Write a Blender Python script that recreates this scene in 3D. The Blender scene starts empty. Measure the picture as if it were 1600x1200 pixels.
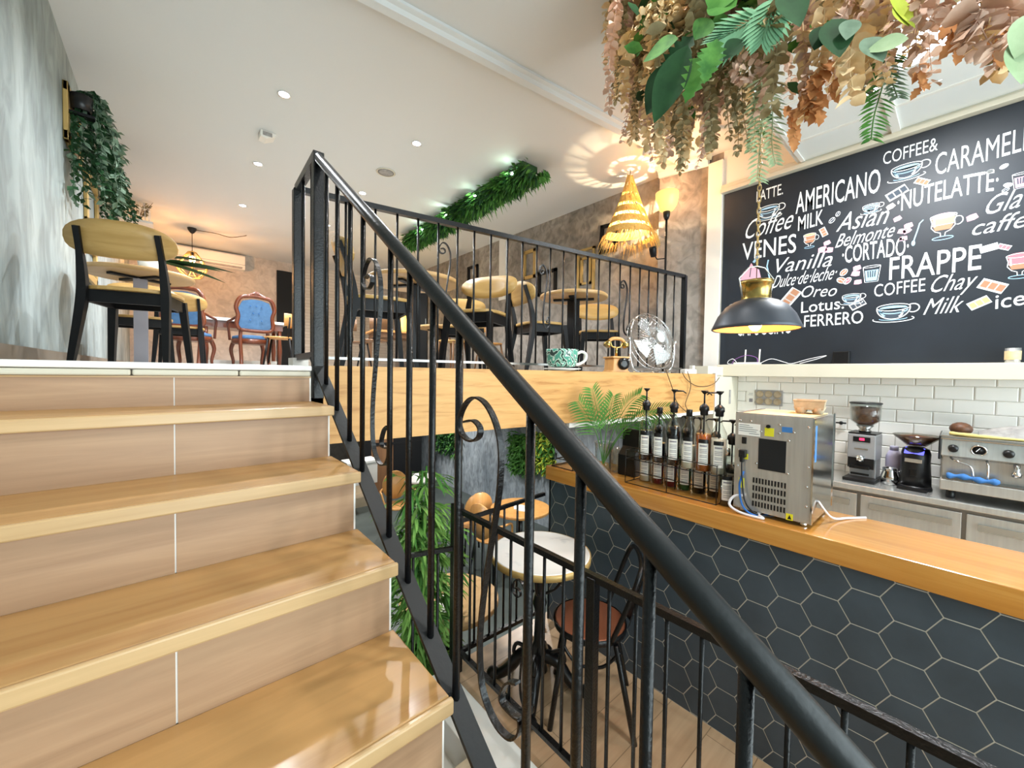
import bpy, math, random
from math import sin, cos, pi, radians, sqrt, atan2
from mathutils import Vector as V, Matrix
random.seed(7)
SC = bpy.context.scene
COL = SC.collection

# ------------------------------------------------------------------ camera, world, light, exposure
FPX, H = 610.0, 1.70          # focal length in px of a 1600 px wide frame, eye height above the bar floor
ax = V((705, -6, FPX)).normalized()
ay = V((-530, -24, FPX)); ay = (ay - ax * ay.dot(ax)).normalized()
az = ax.cross(ay)
RW = Matrix((ax, ay, az))     # camera (right, down, forward) -> world
cam = bpy.data.cameras.new('camera'); camo = bpy.data.objects.new('camera', cam); COL.objects.link(camo)
cr, cd, cf = RW.col[0], RW.col[1], RW.col[2]
camo.matrix_world = Matrix(((cr[0], -cd[0], -cf[0], 0), (cr[1], -cd[1], -cf[1], 0), (cr[2], -cd[2], -cf[2], H), (0, 0, 0, 1)))
cam.sensor_width = 36; cam.lens = 36 * FPX / 1600; cam.clip_start = .02
SC.camera = camo
SC.view_settings.view_transform = 'Standard'; SC.view_settings.look = 'None'; SC.view_settings.gamma = 1
SC.view_settings.exposure = 0.75
SC.view_settings.use_curve_mapping = False
try:
    SC.cycles.use_denoising = True
    SC.cycles.max_bounces = 10; SC.cycles.diffuse_bounces = 5; SC.cycles.glossy_bounces = 4; SC.cycles.transmission_bounces = 8; SC.cycles.transparent_max_bounces = 12
    SC.cycles.caustics_reflective = False; SC.cycles.caustics_refractive = False; SC.cycles.sample_clamp_indirect = 6
except Exception: pass
W = bpy.data.worlds.new('world'); SC.world = W; W.use_nodes = True
W.node_tree.nodes['Background'].inputs[0].default_value = (.86, .93, 1, 1); W.node_tree.nodes['Background'].inputs[1].default_value = 1.2
def lamp(kind, name, loc, energy, col=(1, 1, 1), size=.1, rot=None, size_y=None, spot=None):
    l = bpy.data.lights.new(name, kind); l.energy = energy; l.color = col
    if kind == 'AREA':
        l.size = size
        if size_y: l.shape = 'RECTANGLE'; l.size_y = size_y
    else: l.shadow_soft_size = size
    if spot: l.spot_size = radians(spot); l.spot_blend = .6
    o = bpy.data.objects.new(name, l); COL.objects.link(o); o.location = loc
    if rot: o.rotation_euler = rot
    return o
# daylight through the glazed shop front behind the camera
lamp('AREA', 'daylight', (1.9, -3.3, 1.9), 280, (.93, .97, 1), 5.0, (radians(102), 0, 0), 3.2)

# added unseen spots that brighten the stairs, marble table and bar front
for lx, ly, le in ((1.25, 1.15, 34), (1.25, -.35, 45), (.1, .2, 14)): lamp('SPOT', 'spot_light', (lx, ly, 4.03), le, (1, .97, .93), .05, spot=140)

# ------------------------------------------------------------------ placing helpers
def ray(u, v): return RW @ V((u - 800, v - 600, FPX))
def at(u, v, axis, val):
    d = ray(u, v); k = (val - (H if axis == 2 else 0)) / d[axis]
    p = d * k; p.z += H; return p
def atd(u, v, depth):
    p = ray(u, v) * (depth / FPX); p.z += H; return p

# ------------------------------------------------------------------ materials
def lin(c):
    if isinstance(c, str):
        c = [int(c[i:i + 2], 16) / 255 for i in (1, 3, 5)]
    return tuple(x / 12.92 if x <= .04045 else ((x + .055) / 1.055) ** 2.4 for x in c) + (1,)
MATS = {}
def mat(name, col, rough=.5, metal=0., col2=None, scale=(4, 4, 4), lo=.35, hi=.65, detail=6, bump=0., bscale=None, coat=0, spec=.5, emit=0., ecol=None, trans=0., ior=1.45, col3=None, dist=0., sheen=0):
    m = bpy.data.materials.new(name); m.use_nodes = True; MATS[name] = m
    nt = m.node_tree; n = nt.nodes; L = nt.links; b = n['Principled BSDF']
    b.inputs['Base Color'].default_value = lin(col); b.inputs['Roughness'].default_value = rough; b.inputs['Metallic'].default_value = metal
    b.inputs['Coat Weight'].default_value = coat; b.inputs['Coat Roughness'].default_value = .12; b.inputs['Specular IOR Level'].default_value = spec
    b.inputs['Transmission Weight'].default_value = trans; b.inputs['IOR'].default_value = ior
    if emit: b.inputs['Emission Color'].default_value = lin(ecol or col); b.inputs['Emission Strength'].default_value = emit
    if col2 or bump:
        tc = n.new('ShaderNodeTexCoord'); mp = n.new('ShaderNodeMapping'); L.new(tc.outputs['Object'], mp.inputs[0]); mp.inputs['Scale'].default_value = scale
        nz = n.new('ShaderNodeTexNoise'); nz.inputs['Scale'].default_value = 1; nz.inputs['Detail'].default_value = detail; nz.inputs['Roughness'].default_value = .6; nz.inputs['Distortion'].default_value = dist
        L.new(mp.outputs[0], nz.inputs['Vector'])
        if col2:
            r = n.new('ShaderNodeValToRGB'); r.color_ramp.elements[0].position = lo; r.color_ramp.elements[1].position = hi
            r.color_ramp.elements[0].color = lin(col); r.color_ramp.elements[1].color = lin(col2)
            if col3: e = r.color_ramp.elements.new((lo + hi) / 2); e.color = lin(col3)
            L.new(nz.outputs[0], r.inputs[0]); L.new(r.outputs[0], b.inputs['Base Color'])
        if bump:
            src = nz
            if bscale:
                src = n.new('ShaderNodeTexNoise'); src.inputs['Scale'].default_value = bscale; src.inputs['Detail'].default_value = 4; L.new(tc.outputs['Object'], src.inputs['Vector'])
            bp = n.new('ShaderNodeBump'); bp.inputs['Strength'].default_value = bump; bp.inputs['Distance'].default_value = .01
            L.new(src.outputs[0], bp.inputs['Height']); L.new(bp.outputs[0], b.inputs['Normal'])
    return m
def wood(name, c1, c2, along='x', rough=.4, coat=0, s=1., col3=None, lo=.3, hi=.7, bump=.05):
    sc = {'x': (1.2, 22, 22), 'y': (22, 1.2, 22), 'z': (22, 22, 1.2)}[along]
    return mat(name, c1, rough, 0, c2, tuple(k * s for k in sc), lo, hi, 5, bump, None, coat, col3=col3, dist=.6)
def planks(name, c1, c2, cm, w, h, axes=('x', 'y'), rough=.4, mortar=.003, vary=.5, off=(0, 0)):
    m = bpy.data.materials.new(name); m.use_nodes = True; MATS[name] = m
    nt = m.node_tree; n = nt.nodes; L = nt.links; b = n['Principled BSDF']; b.inputs['Roughness'].default_value = rough
    tc = n.new('ShaderNodeTexCoord'); sp = n.new('ShaderNodeSeparateXYZ'); cb = n.new('ShaderNodeCombineXYZ'); L.new(tc.outputs['Object'], sp.inputs[0])
    for i, a in enumerate(axes):
        ad = n.new('ShaderNodeMath'); ad.operation = 'ADD'; ad.inputs[1].default_value = off[i]; L.new(sp.outputs['xyz'.index(a)], ad.inputs[0]); L.new(ad.outputs[0], cb.inputs[i])
    br = n.new('ShaderNodeTexBrick'); L.new(cb.outputs[0], br.inputs['Vector']); br.inputs['Scale'].default_value = 1
    br.inputs['Brick Width'].default_value = w; br.inputs['Row Height'].default_value = h; br.inputs['Mortar Size'].default_value = mortar; br.inputs['Mortar Smooth'].default_value = .1
    br.inputs['Color1'].default_value = lin(c1); br.inputs['Color2'].default_value = lin(c2); br.inputs['Mortar'].default_value = lin(cm); br.inputs['Bias'].default_value = 0
    mp = n.new('ShaderNodeMapping'); mp.inputs['Scale'].default_value = (2, 30, 30); L.new(cb.outputs[0], mp.inputs[0])
    nz = n.new('ShaderNodeTexNoise'); nz.inputs['Scale'].default_value = 1; nz.inputs['Detail'].default_value = 5; L.new(mp.outputs[0], nz.inputs['Vector'])
    rp = n.new('ShaderNodeValToRGB'); rp.color_ramp.elements[0].color = (.62, .58, .53, 1); rp.color_ramp.elements[1].color = (1.0, 1.0, 1.0, 1); rp.color_ramp.elements[0].position = .3; rp.color_ramp.elements[1].position = .65; L.new(nz.outputs[0], rp.inputs[0])
    mx = n.new('ShaderNodeMix'); mx.data_type = 'RGBA'; mx.blend_type = 'MULTIPLY'; mx.inputs[0].default_value = vary
    L.new(br.outputs['Color'], mx.inputs[6]); L.new(rp.outputs[0], mx.inputs[7]); L.new(mx.outputs[2], b.inputs['Base Color'])
    return m
def plaster(name, c1, c2, c3, sx=(1.6, 1.6, 1.6), rough=.75, fine=.35):
    m = mat(name, c1, rough, 0, c2, sx, .3, .72, 9, .15, 14, col3=c3, dist=.4)
    nt = m.node_tree; n = nt.nodes; L = nt.links; b = n['Principled BSDF']
    src = b.inputs['Base Color'].links[0].from_socket
    tc = n.new('ShaderNodeTexCoord'); mp = n.new('ShaderNodeMapping'); mp.inputs['Scale'].default_value = tuple(3.2 * k for k in sx); L.new(tc.outputs['Object'], mp.inputs[0])
    nz = n.new('ShaderNodeTexNoise'); nz.inputs['Scale'].default_value = 1.7; nz.inputs['Detail'].default_value = 8; nz.inputs['Distortion'].default_value = 1.2; L.new(mp.outputs[0], nz.inputs['Vector'])
    r = n.new('ShaderNodeValToRGB'); r.color_ramp.elements[0].color = (.45, .45, .45, 1); r.color_ramp.elements[1].color = (1.15, 1.15, 1.15, 1); r.color_ramp.elements[0].position = .33; r.color_ramp.elements[1].position = .6; L.new(nz.outputs[0], r.inputs[0])
    mx = n.new('ShaderNodeMix'); mx.data_type = 'RGBA'; mx.blend_type = 'MULTIPLY'; mx.inputs[0].default_value = fine
    L.new(src, mx.inputs[6]); L.new(r.outputs[0], mx.inputs[7]); L.new(mx.outputs[2], b.inputs['Base Color'])
    return m
def glassmat(name, col, rough=.03, mixf=.18):
    m = bpy.data.materials.new(name); m.use_nodes = True; MATS[name] = m
    nt = m.node_tree; n = nt.nodes; L = nt.links; n.remove(n['Principled BSDF'])
    t = n.new('ShaderNodeBsdfTransparent'); t.inputs[0].default_value = lin(col); g = n.new('ShaderNodeBsdfGlossy'); g.inputs['Roughness'].default_value = rough
    lw = n.new('ShaderNodeLayerWeight'); lw.inputs[0].default_value = mixf; mx = n.new('ShaderNodeMixShader')
    L.new(lw.outputs['Facing'], mx.inputs[0]); L.new(t.outputs[0], mx.inputs[1]); L.new(g.outputs[0], mx.inputs[2]); L.new(mx.outputs[0], n['Material Output'].inputs[0])
    return m

# ------------------------------------------------------------------ mesh builder
class M:
    def __init__(s): s.v, s.f, s.s = [], [], []
    def add(s, vs, fs, smooth=False):
        o = len(s.v); s.v += [tuple(v) for v in vs]; s.f += [[i + o for i in f] for f in fs]; s.s += [smooth] * len(fs); return s
    def box(s, c, d, rz=0., mx=None):
        R = mx if mx is not None else Matrix.Rotation(rz, 3, 'Z'); c = V(c)
        vs = [c + R @ V((x * d[0] / 2, y * d[1] / 2, z * d[2] / 2)) for x in (-1, 1) for y in (-1, 1) for z in (-1, 1)]
        return s.add(vs, [(0, 1, 3, 2), (4, 6, 7, 5), (0, 4, 5, 1), (2, 3, 7, 6), (0, 2, 6, 4), (1, 5, 7, 3)])
    def span(s, a, b): return s.box([(a[i] + b[i]) / 2 for i in range(3)], [abs(b[i] - a[i]) for i in range(3)])
    def quad(s, a, b, c, d): return s.add([a, b, c, d], [(0, 1, 2, 3)])
    def tube(s, pts, r, n=8, closed=False, sec=None, up=None, smooth=True):
        pts = [V(p) for p in pts]; N = len(pts); rings = []
        if sec is None: sec_ = [(cos(2 * pi * i / n), sin(2 * pi * i / n)) for i in range(n)]
        else: sec_, n, smooth = sec, len(sec), smooth and False
        T = []
        for i in range(N):
            a = pts[(i - 1) % N] if (closed or i > 0) else pts[i]; b = pts[(i + 1) % N] if (closed or i < N - 1) else pts[i]
            t = b - a; T.append(t.normalized() if t.length > 1e-9 else V((0, 0, 1)))
        nrm = V(up) if up is not None else (V((0, 0, 1)) if abs(T[0].z) < .9 else V((1, 0, 0)))
        vs = []
        for i in range(N):
            if up is not None: nn = V(up)
            else: nn = nrm
            nn = nn - T[i] * nn.dot(T[i])
            nn = nn.normalized() if nn.length > 1e-6 else V((1, 0, 0))
            nrm = nn; bb = T[i].cross(nn); rr = r[i] if isinstance(r, (list, tuple)) else r
            vs += [pts[i] + (nn * a + bb * b) * rr for a, b in sec_]
        fs = []
        for i in range(N if closed else N - 1):
            j = (i + 1) % N
            fs += [(i * n + k, i * n + (k + 1) % n, j * n + (k + 1) % n, j * n + k) for k in range(n)]
        s.add(vs, fs, smooth)
        if not closed:
            o = len(s.v) - N * n
            s.f += [[o + k for k in range(n)][::-1], [o + (N - 1) * n + k for k in range(n)]]; s.s += [False, False]
        return s
    def lathe(s, prof, n=20, c=(0, 0, 0), mx=None, smooth=True, cap=True):
        c = V(c); vs = []
        for r, z in prof: vs += [V((r * cos(2 * pi * k / n), r * sin(2 * pi * k / n), z)) for k in range(n)]
        if mx is not None: vs = [mx @ v for v in vs]
        vs = [c + v for v in vs]; m = len(prof)
        fs = [(i * n + k, i * n + (k + 1) % n, (i + 1) * n + (k + 1) % n, (i + 1) * n + k) for i in range(m - 1) for k in range(n)]
        s.add(vs, fs, smooth); o = len(s.v) - m * n
        if cap:
            if prof[0][0] > 1e-5: s.f.append([o + k for k in range(n)][::-1]); s.s.append(False)
            if prof[-1][0] > 1e-5: s.f.append([o + (m - 1) * n + k for k in range(n)]); s.s.append(False)
        return s
    def prism(s, poly, d, f):          # poly in 2D, f maps (a, b, t) to 3D, t in 0..d
        n = len(poly); vs = [f(a, b, 0) for a, b in poly] + [f(a, b, d) for a, b in poly]
        return s.add(vs, [list(range(n))[::-1], list(range(n, 2 * n))] + [(k, (k + 1) % n, n + (k + 1) % n, n + k) for k in range(n)])
    def ball(s, c, r, n=10, m=7):
        r = (r, r, r) if not isinstance(r, (tuple, list)) else r; c = V(c)
        vs = [c + V((r[0] * sin(pi * i / m) * cos(2 * pi * k / n), r[1] * sin(pi * i / m) * sin(2 * pi * k / n), r[2] * cos(pi * i / m))) for i in range(m + 1) for k in range(n)]
        return s.add(vs, [(i * n + k, (i + 1) * n + k, (i + 1) * n + (k + 1) % n, i * n + (k + 1) % n) for i in range(m) for k in range(n)], True)
    def leaf(s, p, d, nrm, L, Wd, k=4, droop=0., round_=False, fold=.25, jag=0.):
        p, d = V(p), V(d).normalized(); nrm = V(nrm); sd = d.cross(nrm)
        sd = sd.normalized() if sd.length > 1e-6 else V((1, 0, 0)); nn = sd.cross(d)
        vs = []
        for i in range(k + 1):
            t = i / k
            w = (sin(pi * t) ** (.55 if round_ else .8)) * (1 if round_ else (1.25 - .5 * t)) * Wd / 2
            if jag and i % 2: w *= 1 - jag
            q = p + d * (L * t) + V((0, 0, -1)) * (droop * L * t * t)
            vs += [q + sd * w + nn * (fold * w), q, q - sd * w + nn * (fold * w)]
        fs = []
        for i in range(k):
            a = i * 3; fs += [(a, a + 1, a + 4, a + 3), (a + 1, a + 2, a + 5, a + 4)]
        return s.add(vs, fs, True)
    def move(s, mx):
        s.v = [tuple(mx @ V(v)) for v in s.v]; return s

def link(o, parent=None):
    COL.objects.link(o)
    if parent is not None: o.parent = parent
    return o
def obj(name, m, material, parent=None, loc=None, rz=0., bevel=0., label=None):
    me = bpy.data.meshes.new(name); me.from_pydata(m.v, [], m.f); me.update()
    me.polygons.foreach_set('use_smooth', m.s); me.materials.append(MATS[material] if isinstance(material, str) else material)
    o = link(bpy.data.objects.new(name, me), parent)
    if loc is not None: o.location = loc
    o.rotation_euler.z = rz
    if bevel: b = o.modifiers.new('bevel', 'BEVEL'); b.width = bevel; b.segments = 2; b.limit_method = 'ANGLE'; b.angle_limit = radians(50)
    if label: o['label'] = label
    return o
def tag(o, label, cat, group=None, kind=None):
    o['label'] = label; o['category'] = cat
    if group: o['group'] = group
    if kind: o['kind'] = kind
    return o
def thing(name, label, cat, loc=(0, 0, 0), rz=0., group=None):
    o = link(bpy.data.objects.new(name, None)); o.location = loc; o.rotation_euler.z = rz; o.empty_display_size = .05
    return tag(o, label, cat, group)
def struct(name, m, material, parent=None, bevel=0.):
    o = obj(name, m, material, parent, bevel=bevel); o['kind'] = 'structure'; return o
def dup(root, loc, rz, label=None, group=None):
    def cp(o, par):
        c = o.copy(); COL.objects.link(c)
        if par is not None: c.parent = par
        for ch in list(o.children): cp(ch, c)
        return c
    r = cp(root, None); r.location = loc; r.rotation_euler.z = rz
    if label: r['label'] = label
    if group: r['group'] = group
    return r
def circ(r, n=24, a0=0., a1=2 * pi, rx=None):
    return [(r * cos(a0 + (a1 - a0) * i / n), (rx or r) * sin(a0 + (a1 - a0) * i / n)) for i in range(n)]
def smooth_path(P, k=6):
    P = [V(p) for p in P]; out = []
    for i in range(len(P) - 1):
        a, b, c, d = P[max(i - 1, 0)], P[i], P[i + 1], P[min(i + 2, len(P) - 1)]
        for j in range(k):
            t = j / k
            out.append(.5 * ((2 * b) + (c - a) * t + (2 * a - 5 * b + 4 * c - d) * t * t + (3 * b - a - 3 * c + d) * t ** 3))
    out.append(P[-1]); return out
SQ = [(-1, -1), (1, -1), (1, 1), (-1, 1)]
def rect(a, b): return [(-a / 2, -b / 2), (a / 2, -b / 2), (a / 2, b / 2), (-a / 2, b / 2)]

# palette
plaster('plaster_blue', '#7d8887', '#b3bebd', '#9aa5a4', (1.1, 1.1, .5), fine=.5)
plaster('plaster_grey', '#7a746d', '#b0a9a0', '#958e86', (1.5, 1.5, 1.3), fine=.65)
plaster('plaster_cool', '#7c8790', '#c3ccd2', '#9fa9b1', (2.4, 2.4, 1.0), fine=.7)
plaster('plaster_back', '#a89f97', '#cfc6bd', '#bdb4ab', (1.3, 1.3, 1.3))
mat('skirting', '#857a6c', .5); mat('white_paint', '#e6e4de', .6); mat('ceiling_paint', '#d2d6d7', .7); mat('cream_paint', '#d0cab8', .55)
mat('bar_ceiling', '#e3e6e4', .5); mat('stair_white', '#f0eeea', .35)
mat('black_iron', '#0a0a0c', .30, 0, coat=.12, spec=.35, bump=.25, bscale=120); mat('black_rail', '#141718', .44, 0, coat=0, spec=.4, bump=.08, bscale=60)
mat('black_paint', '#0d0d0f', .5, spec=.3); mat('black_plastic', '#141416', .35); mat('rubber', '#0d0d0e', .7)
mat('steel', '#d4d4d1', .27, .72, '#c2c2bf', (3, 60, 3), .3, .7); mat('steel_mirror', '#cfcfcd', .12, 1); mat('steel_dark', '#8a8784', .3, 1); mat('chrome', '#d8d8d8', .08, 1)
mat('brass', '#b59a5a', .25, 1); mat('gold_wire', '#cdb36a', .4, .2); mat('gold_frame', '#bfa063', .4, .3); mat('copper', '#9a5f45', .35, .35); mat('iron_dark', '#1b1a1a', .3, .6, coat=.3)
wood('riser_wood', '#9c7b5f', '#b79575', 'x', .45, 0, 1.1, '#aa886a'); wood('tread_wood', '#a97c4a', '#c0945e', 'x', .38, .04, .8, '#b68d59')
wood('nosing_wood', '#b99669', '#d0ae80', 'x', .35, .1, 1.0); wood('beam_wood', '#a8763f', '#cb9c60', 'x', .5, 0, 1.5, '#c29357', .3, .60)
wood('bar_wood', '#b5762f', '#d39a4e', 'y', .18, .5, .9, '#c5873d'); wood('chair_wood', '#a98448', '#c19d62', 'x', .4, 0, .8)
wood('table_wood', '#b28d5b', '#c8a473', 'x', .4, 0, .6); wood('orange_wood', '#c38a4a', '#d6a162', 'z', .4, 0, .7); wood('red_wood', '#5a2a17', '#7c3f24', 'z', .3, .4, .8)
wood('dark_wood', '#6d4a30', '#84603f', 'z', .45); wood('floor_upper_wood', '#a09a92', '#b5afa6', 'y', .5)
planks('bar_floor', '#c7a887', '#bb9a78', '#8d7457', 1.1, .2, ('x', 'y'), .35, .002, .45, (.3, .05))
planks('white_brick', '#dcd2c6', '#d3c8bb', '#b9ada0', .25, .07, ('x', 'z'), .6, .004, .15)
mat('grey_floor', '#4c5452', .35, 0, '#5d6663', (2, 2, 2)); mat('landing_tile', '#b9a78c', .4, 0, '#c7b69c', (3, 20, 3))
mat('hex_tile', '#3a434b', .36, 0, '#434d56', (5, 5, 5)); mat('grout', '#c9c2b4', .8); mat('tile_white', '#f0eee9', .12, coat=.3); mat('tile_grout', '#a9a49b', .8)
mat('board_black', '#1b2027', .48, 0, '#232a33', (1.2, 1.2, 1.2)); mat('chalk_white', '#eef3f5', .7); mat('chalk_blue', '#9cc3de', .7); mat('chalk_pink', '#e0a9bd', .7); mat('chalk_brown', '#a9795c', .7); mat('chalk_tan', '#d8b27a', .7)
mat('chalk_grey', '#b5b0ae', .7); mat('chalk_red', '#d4717c', .7); mat('chalk_dark', '#3c4652', .7)
mat('glass_bulb', '#ffd89a', .3, emit=14, ecol='#ffc477'); mat('led', '#ffffff', .4, emit=22, ecol='#f3f8ff'); mat('led_panel', '#ffffff', .4, emit=9, ecol='#f4f9ff')
mat('lamp_yellow', '#f0cf7c', .35, emit=.55, ecol='#ffd67a'); mat('paper_glow', '#f2d06a', .5, emit=1.3, ecol='#f6cf5e', col2='#e9bf55', scale=(9, 9, 9))
mat('blue_fabric', '#456a92', .85, 0, '#5078a2', (18, 18, 18)); mat('marble', '#e9e7e3', .15, 0, '#b9babf', (3.5, 3.5, 3.5), .54, .72, 9, coat=.4, dist=1.5)
mat('paper', '#eeece6', .8); mat('label_paper', '#e9e7df', .7); mat('yellow_label', '#e3da2e', .6); mat('blue_label', '#3d78b8', .6); mat('card_mould', '#a08f76', .9, 0, '#b5a489', (30, 30, 30))
mat('straw', '#cfa759', .8, 0, '#e0bd72', (30, 30, 30)); mat('leaf_green', '#3c6f2e', .65, 0, '#5a9140', (8, 8, 8), spec=.25); mat('leaf_dark', '#1f3d24', .65, 0, '#2c5230', (8, 8, 8), spec=.25); mat('leaf_pale', '#8fa77f', .65, 0, '#a9bd97', (9, 9, 9), spec=.25)
mat('leaf_bamboo', '#5f9440', .65, 0, '#93c264', (10, 10, 10), spec=.25); mat('leaf_bamboo_dark', '#3f7433', .65, 0, '#649a4a', (10, 10, 10), spec=.25); mat('leaf_mint', '#6fa57e', .65, 0, '#88bb93', (8, 8, 8), spec=.25); mat('leaf_lime', '#a9b93a', .65, 0, '#c4cf52', (8, 8, 8), spec=.25); mat('leaf_tan', '#d8bd8e', .65, 0, '#ead3ab', (14, 14, 14), spec=.25); mat('leaf_rose', '#c9a892', .65, 0, '#dcc0ae', (14, 14, 14), spec=.25)
mat('leaf_olive', '#8a7d5c', .65, 0, '#a39874', (14, 14, 14), spec=.25); mat('leaf_rust', '#b87a48', .65, 0, '#cb905d', (14, 14, 14), spec=.25); mat('leaf_moss', '#37692f', .65, 0, '#5c9243', (16, 16, 16), spec=.25); mat('leaf_sage', '#5e7560', .65, 0, '#7b917b', (14, 14, 14), spec=.25); mat('twig', '#5b4630', .8)
mat('ceramic', '#e9e6df', .18, coat=.4); mat('grey_cloth', '#8f8c8a', .9, 0, '#aaa7a4', (20, 20, 20)); mat('blue_cloth', '#3f74b4', .9); mat('yellow_cloth', '#d9c47c', .9)
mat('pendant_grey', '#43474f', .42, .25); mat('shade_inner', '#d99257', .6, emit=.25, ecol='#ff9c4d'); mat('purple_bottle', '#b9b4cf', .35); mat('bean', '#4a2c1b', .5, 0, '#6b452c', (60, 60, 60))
mat('grey_metal_paint', '#8f8b92', .35, .2); mat('silver_paint', '#a7a9ad', .35, .4); mat('red_led', '#d21f3d', .4, emit=2.2, ecol='#ff2a50'); mat('blue_led', '#4a4bd0', .4, emit=1.6, ecol='#5b5cff')
for nm, c in dict(syrup_navy='#15141f', syrup_clear='#d9d2bc', syrup_amber='#9a4d14', syrup_red='#6d0f1c', syrup_green='#0f5a34', syrup_black='#171214', syrup_grey='#cfcabb').items(): mat(nm, c, .12, coat=.6)
glassmat('glass', '#f4f7f6'); glassmat('glass_smoke', '#d9d6cf'); glassmat('pane', '#eef4f4', .02, .1); mat('cable_white', '#e8e6ea', .5); mat('cable_purple', '#8f5aa3', .5); mat('cable_blue', '#2c6fc0', .5)

# ================================================================== SETTING
U, CE, BF, CT = 1.7175, 4.07, -.70, 1.0685     # upper floor, ceiling, basement floor, counter top
XL, XR, YB, YF = -.60, 4.40, 9.85, -2.6
# floors
struct('floor', M().span((1.10, YF, -.12), (XR, 1.90, 0)), 'bar_floor')
struct('floor', M().span((XL, YF, -.14), (1.10, 1.40, -.02)), 'landing_tile')
struct('floor', M().span((XL, 1.30, BF - .1), (XR, YB, BF)), 'grey_floor')
bx = [(.42, 1.753), (3.75, 1.484)]               # front edge of the upper slab
def beam_y(x): return bx[0][1] + (x - bx[0][0]) * (bx[1][1] - bx[0][1]) / (bx[1][0] - bx[0][0])
poly = [(XL, 1.72), (.42, 1.775), (3.72, 1.51), (4.28, 1.62), (4.28, 2.0), (XR, 2.3), (XR, YB), (XL, YB)]
struct('floor', M().prism(poly, .13, lambda a, b, t: V((a, b, U - .13 + t))), 'floor_upper_wood')
struct('ceiling', M().prism([(.43, 1.80), (3.74, 1.53), (4.28, 1.66), (XR, 2.4), (XR, YB), (XL, YB), (XL, 1.80)], .06, lambda a, b, t: V((a, b, 1.41 + t))), 'white_paint')   # over the basement
struct('ceiling', M().span((XL, YF, CE), (XR, YB, CE + .12)), 'ceiling_paint')
# walls
struct('wall_left', M().span((XL - .12, YF, BF), (XL, YB, CE)), 'plaster_blue')
struct('wall_right', M().span((XR, 1.72, U - .12), (XR + .12, YB, CE)), 'plaster_grey')
struct('wall_right', M().span((XR, 1.72, BF), (XR + .12, YB, U - .12)), 'plaster_cool')
struct('wall_back', M().span((XL, YB, BF), (XR, YB + .12, CE)), 'plaster_back')
struct('wall_back', M().span((2.1, 9.78, U), (XR, YB, CE)), 'white_brick')
struct('wall_bar', M().span((XR, YF, 0), (XR + .12, 1.72, CE)), 'white_paint')
# piece of rendered pier at the end of the upper wall and the white column beside the board
struct('wall_pier', M().prism([(4.255, 2.36), (4.43, 1.86), (4.46, 1.86), (4.46, 2.36)], CE - U + .12, lambda a, b, t: V((a, b, U - .12 + t))), 'plaster_grey')
struct('trim_1', M().span((4.36, 1.715, 1.70), (4.46, 1.86, 3.98)), 'white_paint')
struct('trim_2', M().prism([(3.73, 1.487), (3.86, 1.50), (3.86, 1.66), (3.74, 1.66)], 1.70, lambda a, b, t: V((a, b, t))), 'cream_paint')
struct('trim_2', M().span((3.86, 1.52, 0), (XR, 1.70, 1.70)), 'cream_paint')
struct('trim_2', M().span((3.86, 1.60, 1.70), (XR, 1.72, 1.80)), 'cream_paint')
# front wall of the shop with two big glazed openings, behind the camera
w = M().span((XL, YF - .12, -.12), (XR, YF, .25)).span((XL, YF - .12, 3.6), (XR, YF, CE))
for x in (XL + .1, 1.9, XR - .1): w.span((x - .1, YF - .12, .25), (x + .1, YF, 3.6))
struct('wall_front', w, 'white_paint')
for k, (a, b) in enumerate(((XL + .2, 1.8), (2.0, XR - .2))):
    fr = M()
    for p, q in (((a, .25), (a + .06, 3.6)), ((b - .06, .25), (b, 3.6)), ((a, .25), (b, .31)), ((a, 3.54), (b, 3.6)), ((a, 2.4), (b, 2.46))): fr.span((p[0], YF - .09, p[1]), (q[0], YF - .03, q[1]))
    wn = struct('window_%d' % (k + 1), fr, 'black_paint'); struct('pane', M().span((a + .03, YF - .065, .28), (b - .03, YF - .055, 3.57)), 'pane', wn)
# stair flight
ZS = [1.58, 1.405, 1.23, 1.055, .88, .705, .53, .355, .18]; YS = [1.409 - .256 * i for i in range(9)]; SX = .412
YR = [1.672] + [y + .018 for y in YS[:-1]]
pf = [(1.72, -.02), (1.72, U - .05)] + [p for i in range(9) for p in ((YR[i] + .02, (ZS[i - 1] if i else U) - .045), (YR[i] + .02, ZS[i] - .045))] + [(YS[8] + .03, .135), (YS[8] + .03, -.02)]
st = struct('stairs', M().prism(pf, SX - .015 - XL, lambda a, b, t: V((XL + t, a, b))), 'landing_tile')
for i in range(9):
    y, z = YS[i], ZS[i]; yb = y + .256 + (.02 if i else .01)
    struct('tread', M().span((XL, y + .012, z - .034), (SX, yb, z)), 'tread_wood', st, bevel=.003)
    struct('tread_nosing', M().span((XL, y, z - .033), (SX + .004, y + .0125, z - .001)), 'nosing_wood', st, bevel=.004)
    zt = (ZS[i - 1] - .034) if i else U - .046
    yr = (YS[i - 1] + .018) if i else 1.672
    for a, b in ((XL, -.0015), (.0015, SX - .012)): struct('riser', M().span((a, yr, z), (b, yr + .014, zt)), 'riser_wood', st)
    struct('riser_joint', M().span((XL, yr + .003, z), (SX - .006, yr + .016, zt)), 'stair_white', st)
struct('stair_nosing', M().span((XL, 1.655, U - .019), (.405, 1.73, U + .001)), 'stair_white', st, bevel=.004)  # white puts the light reflected by the top edge into the colour
n_ = M()
for a, b in ((XL, -.42), (-.417, -.10), (-.097, .17), (.173, .40)): n_.span((a, 1.657, U - .040), (b, 1.70, U - .021))
struct('stair_nosing', n_, 'cream_paint', st, bevel=.005)
struct('riser_joint', M().span((XL, 1.668, U - .046), (.404, 1.70, U - .041)), 'nosing_wood', st)
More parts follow.
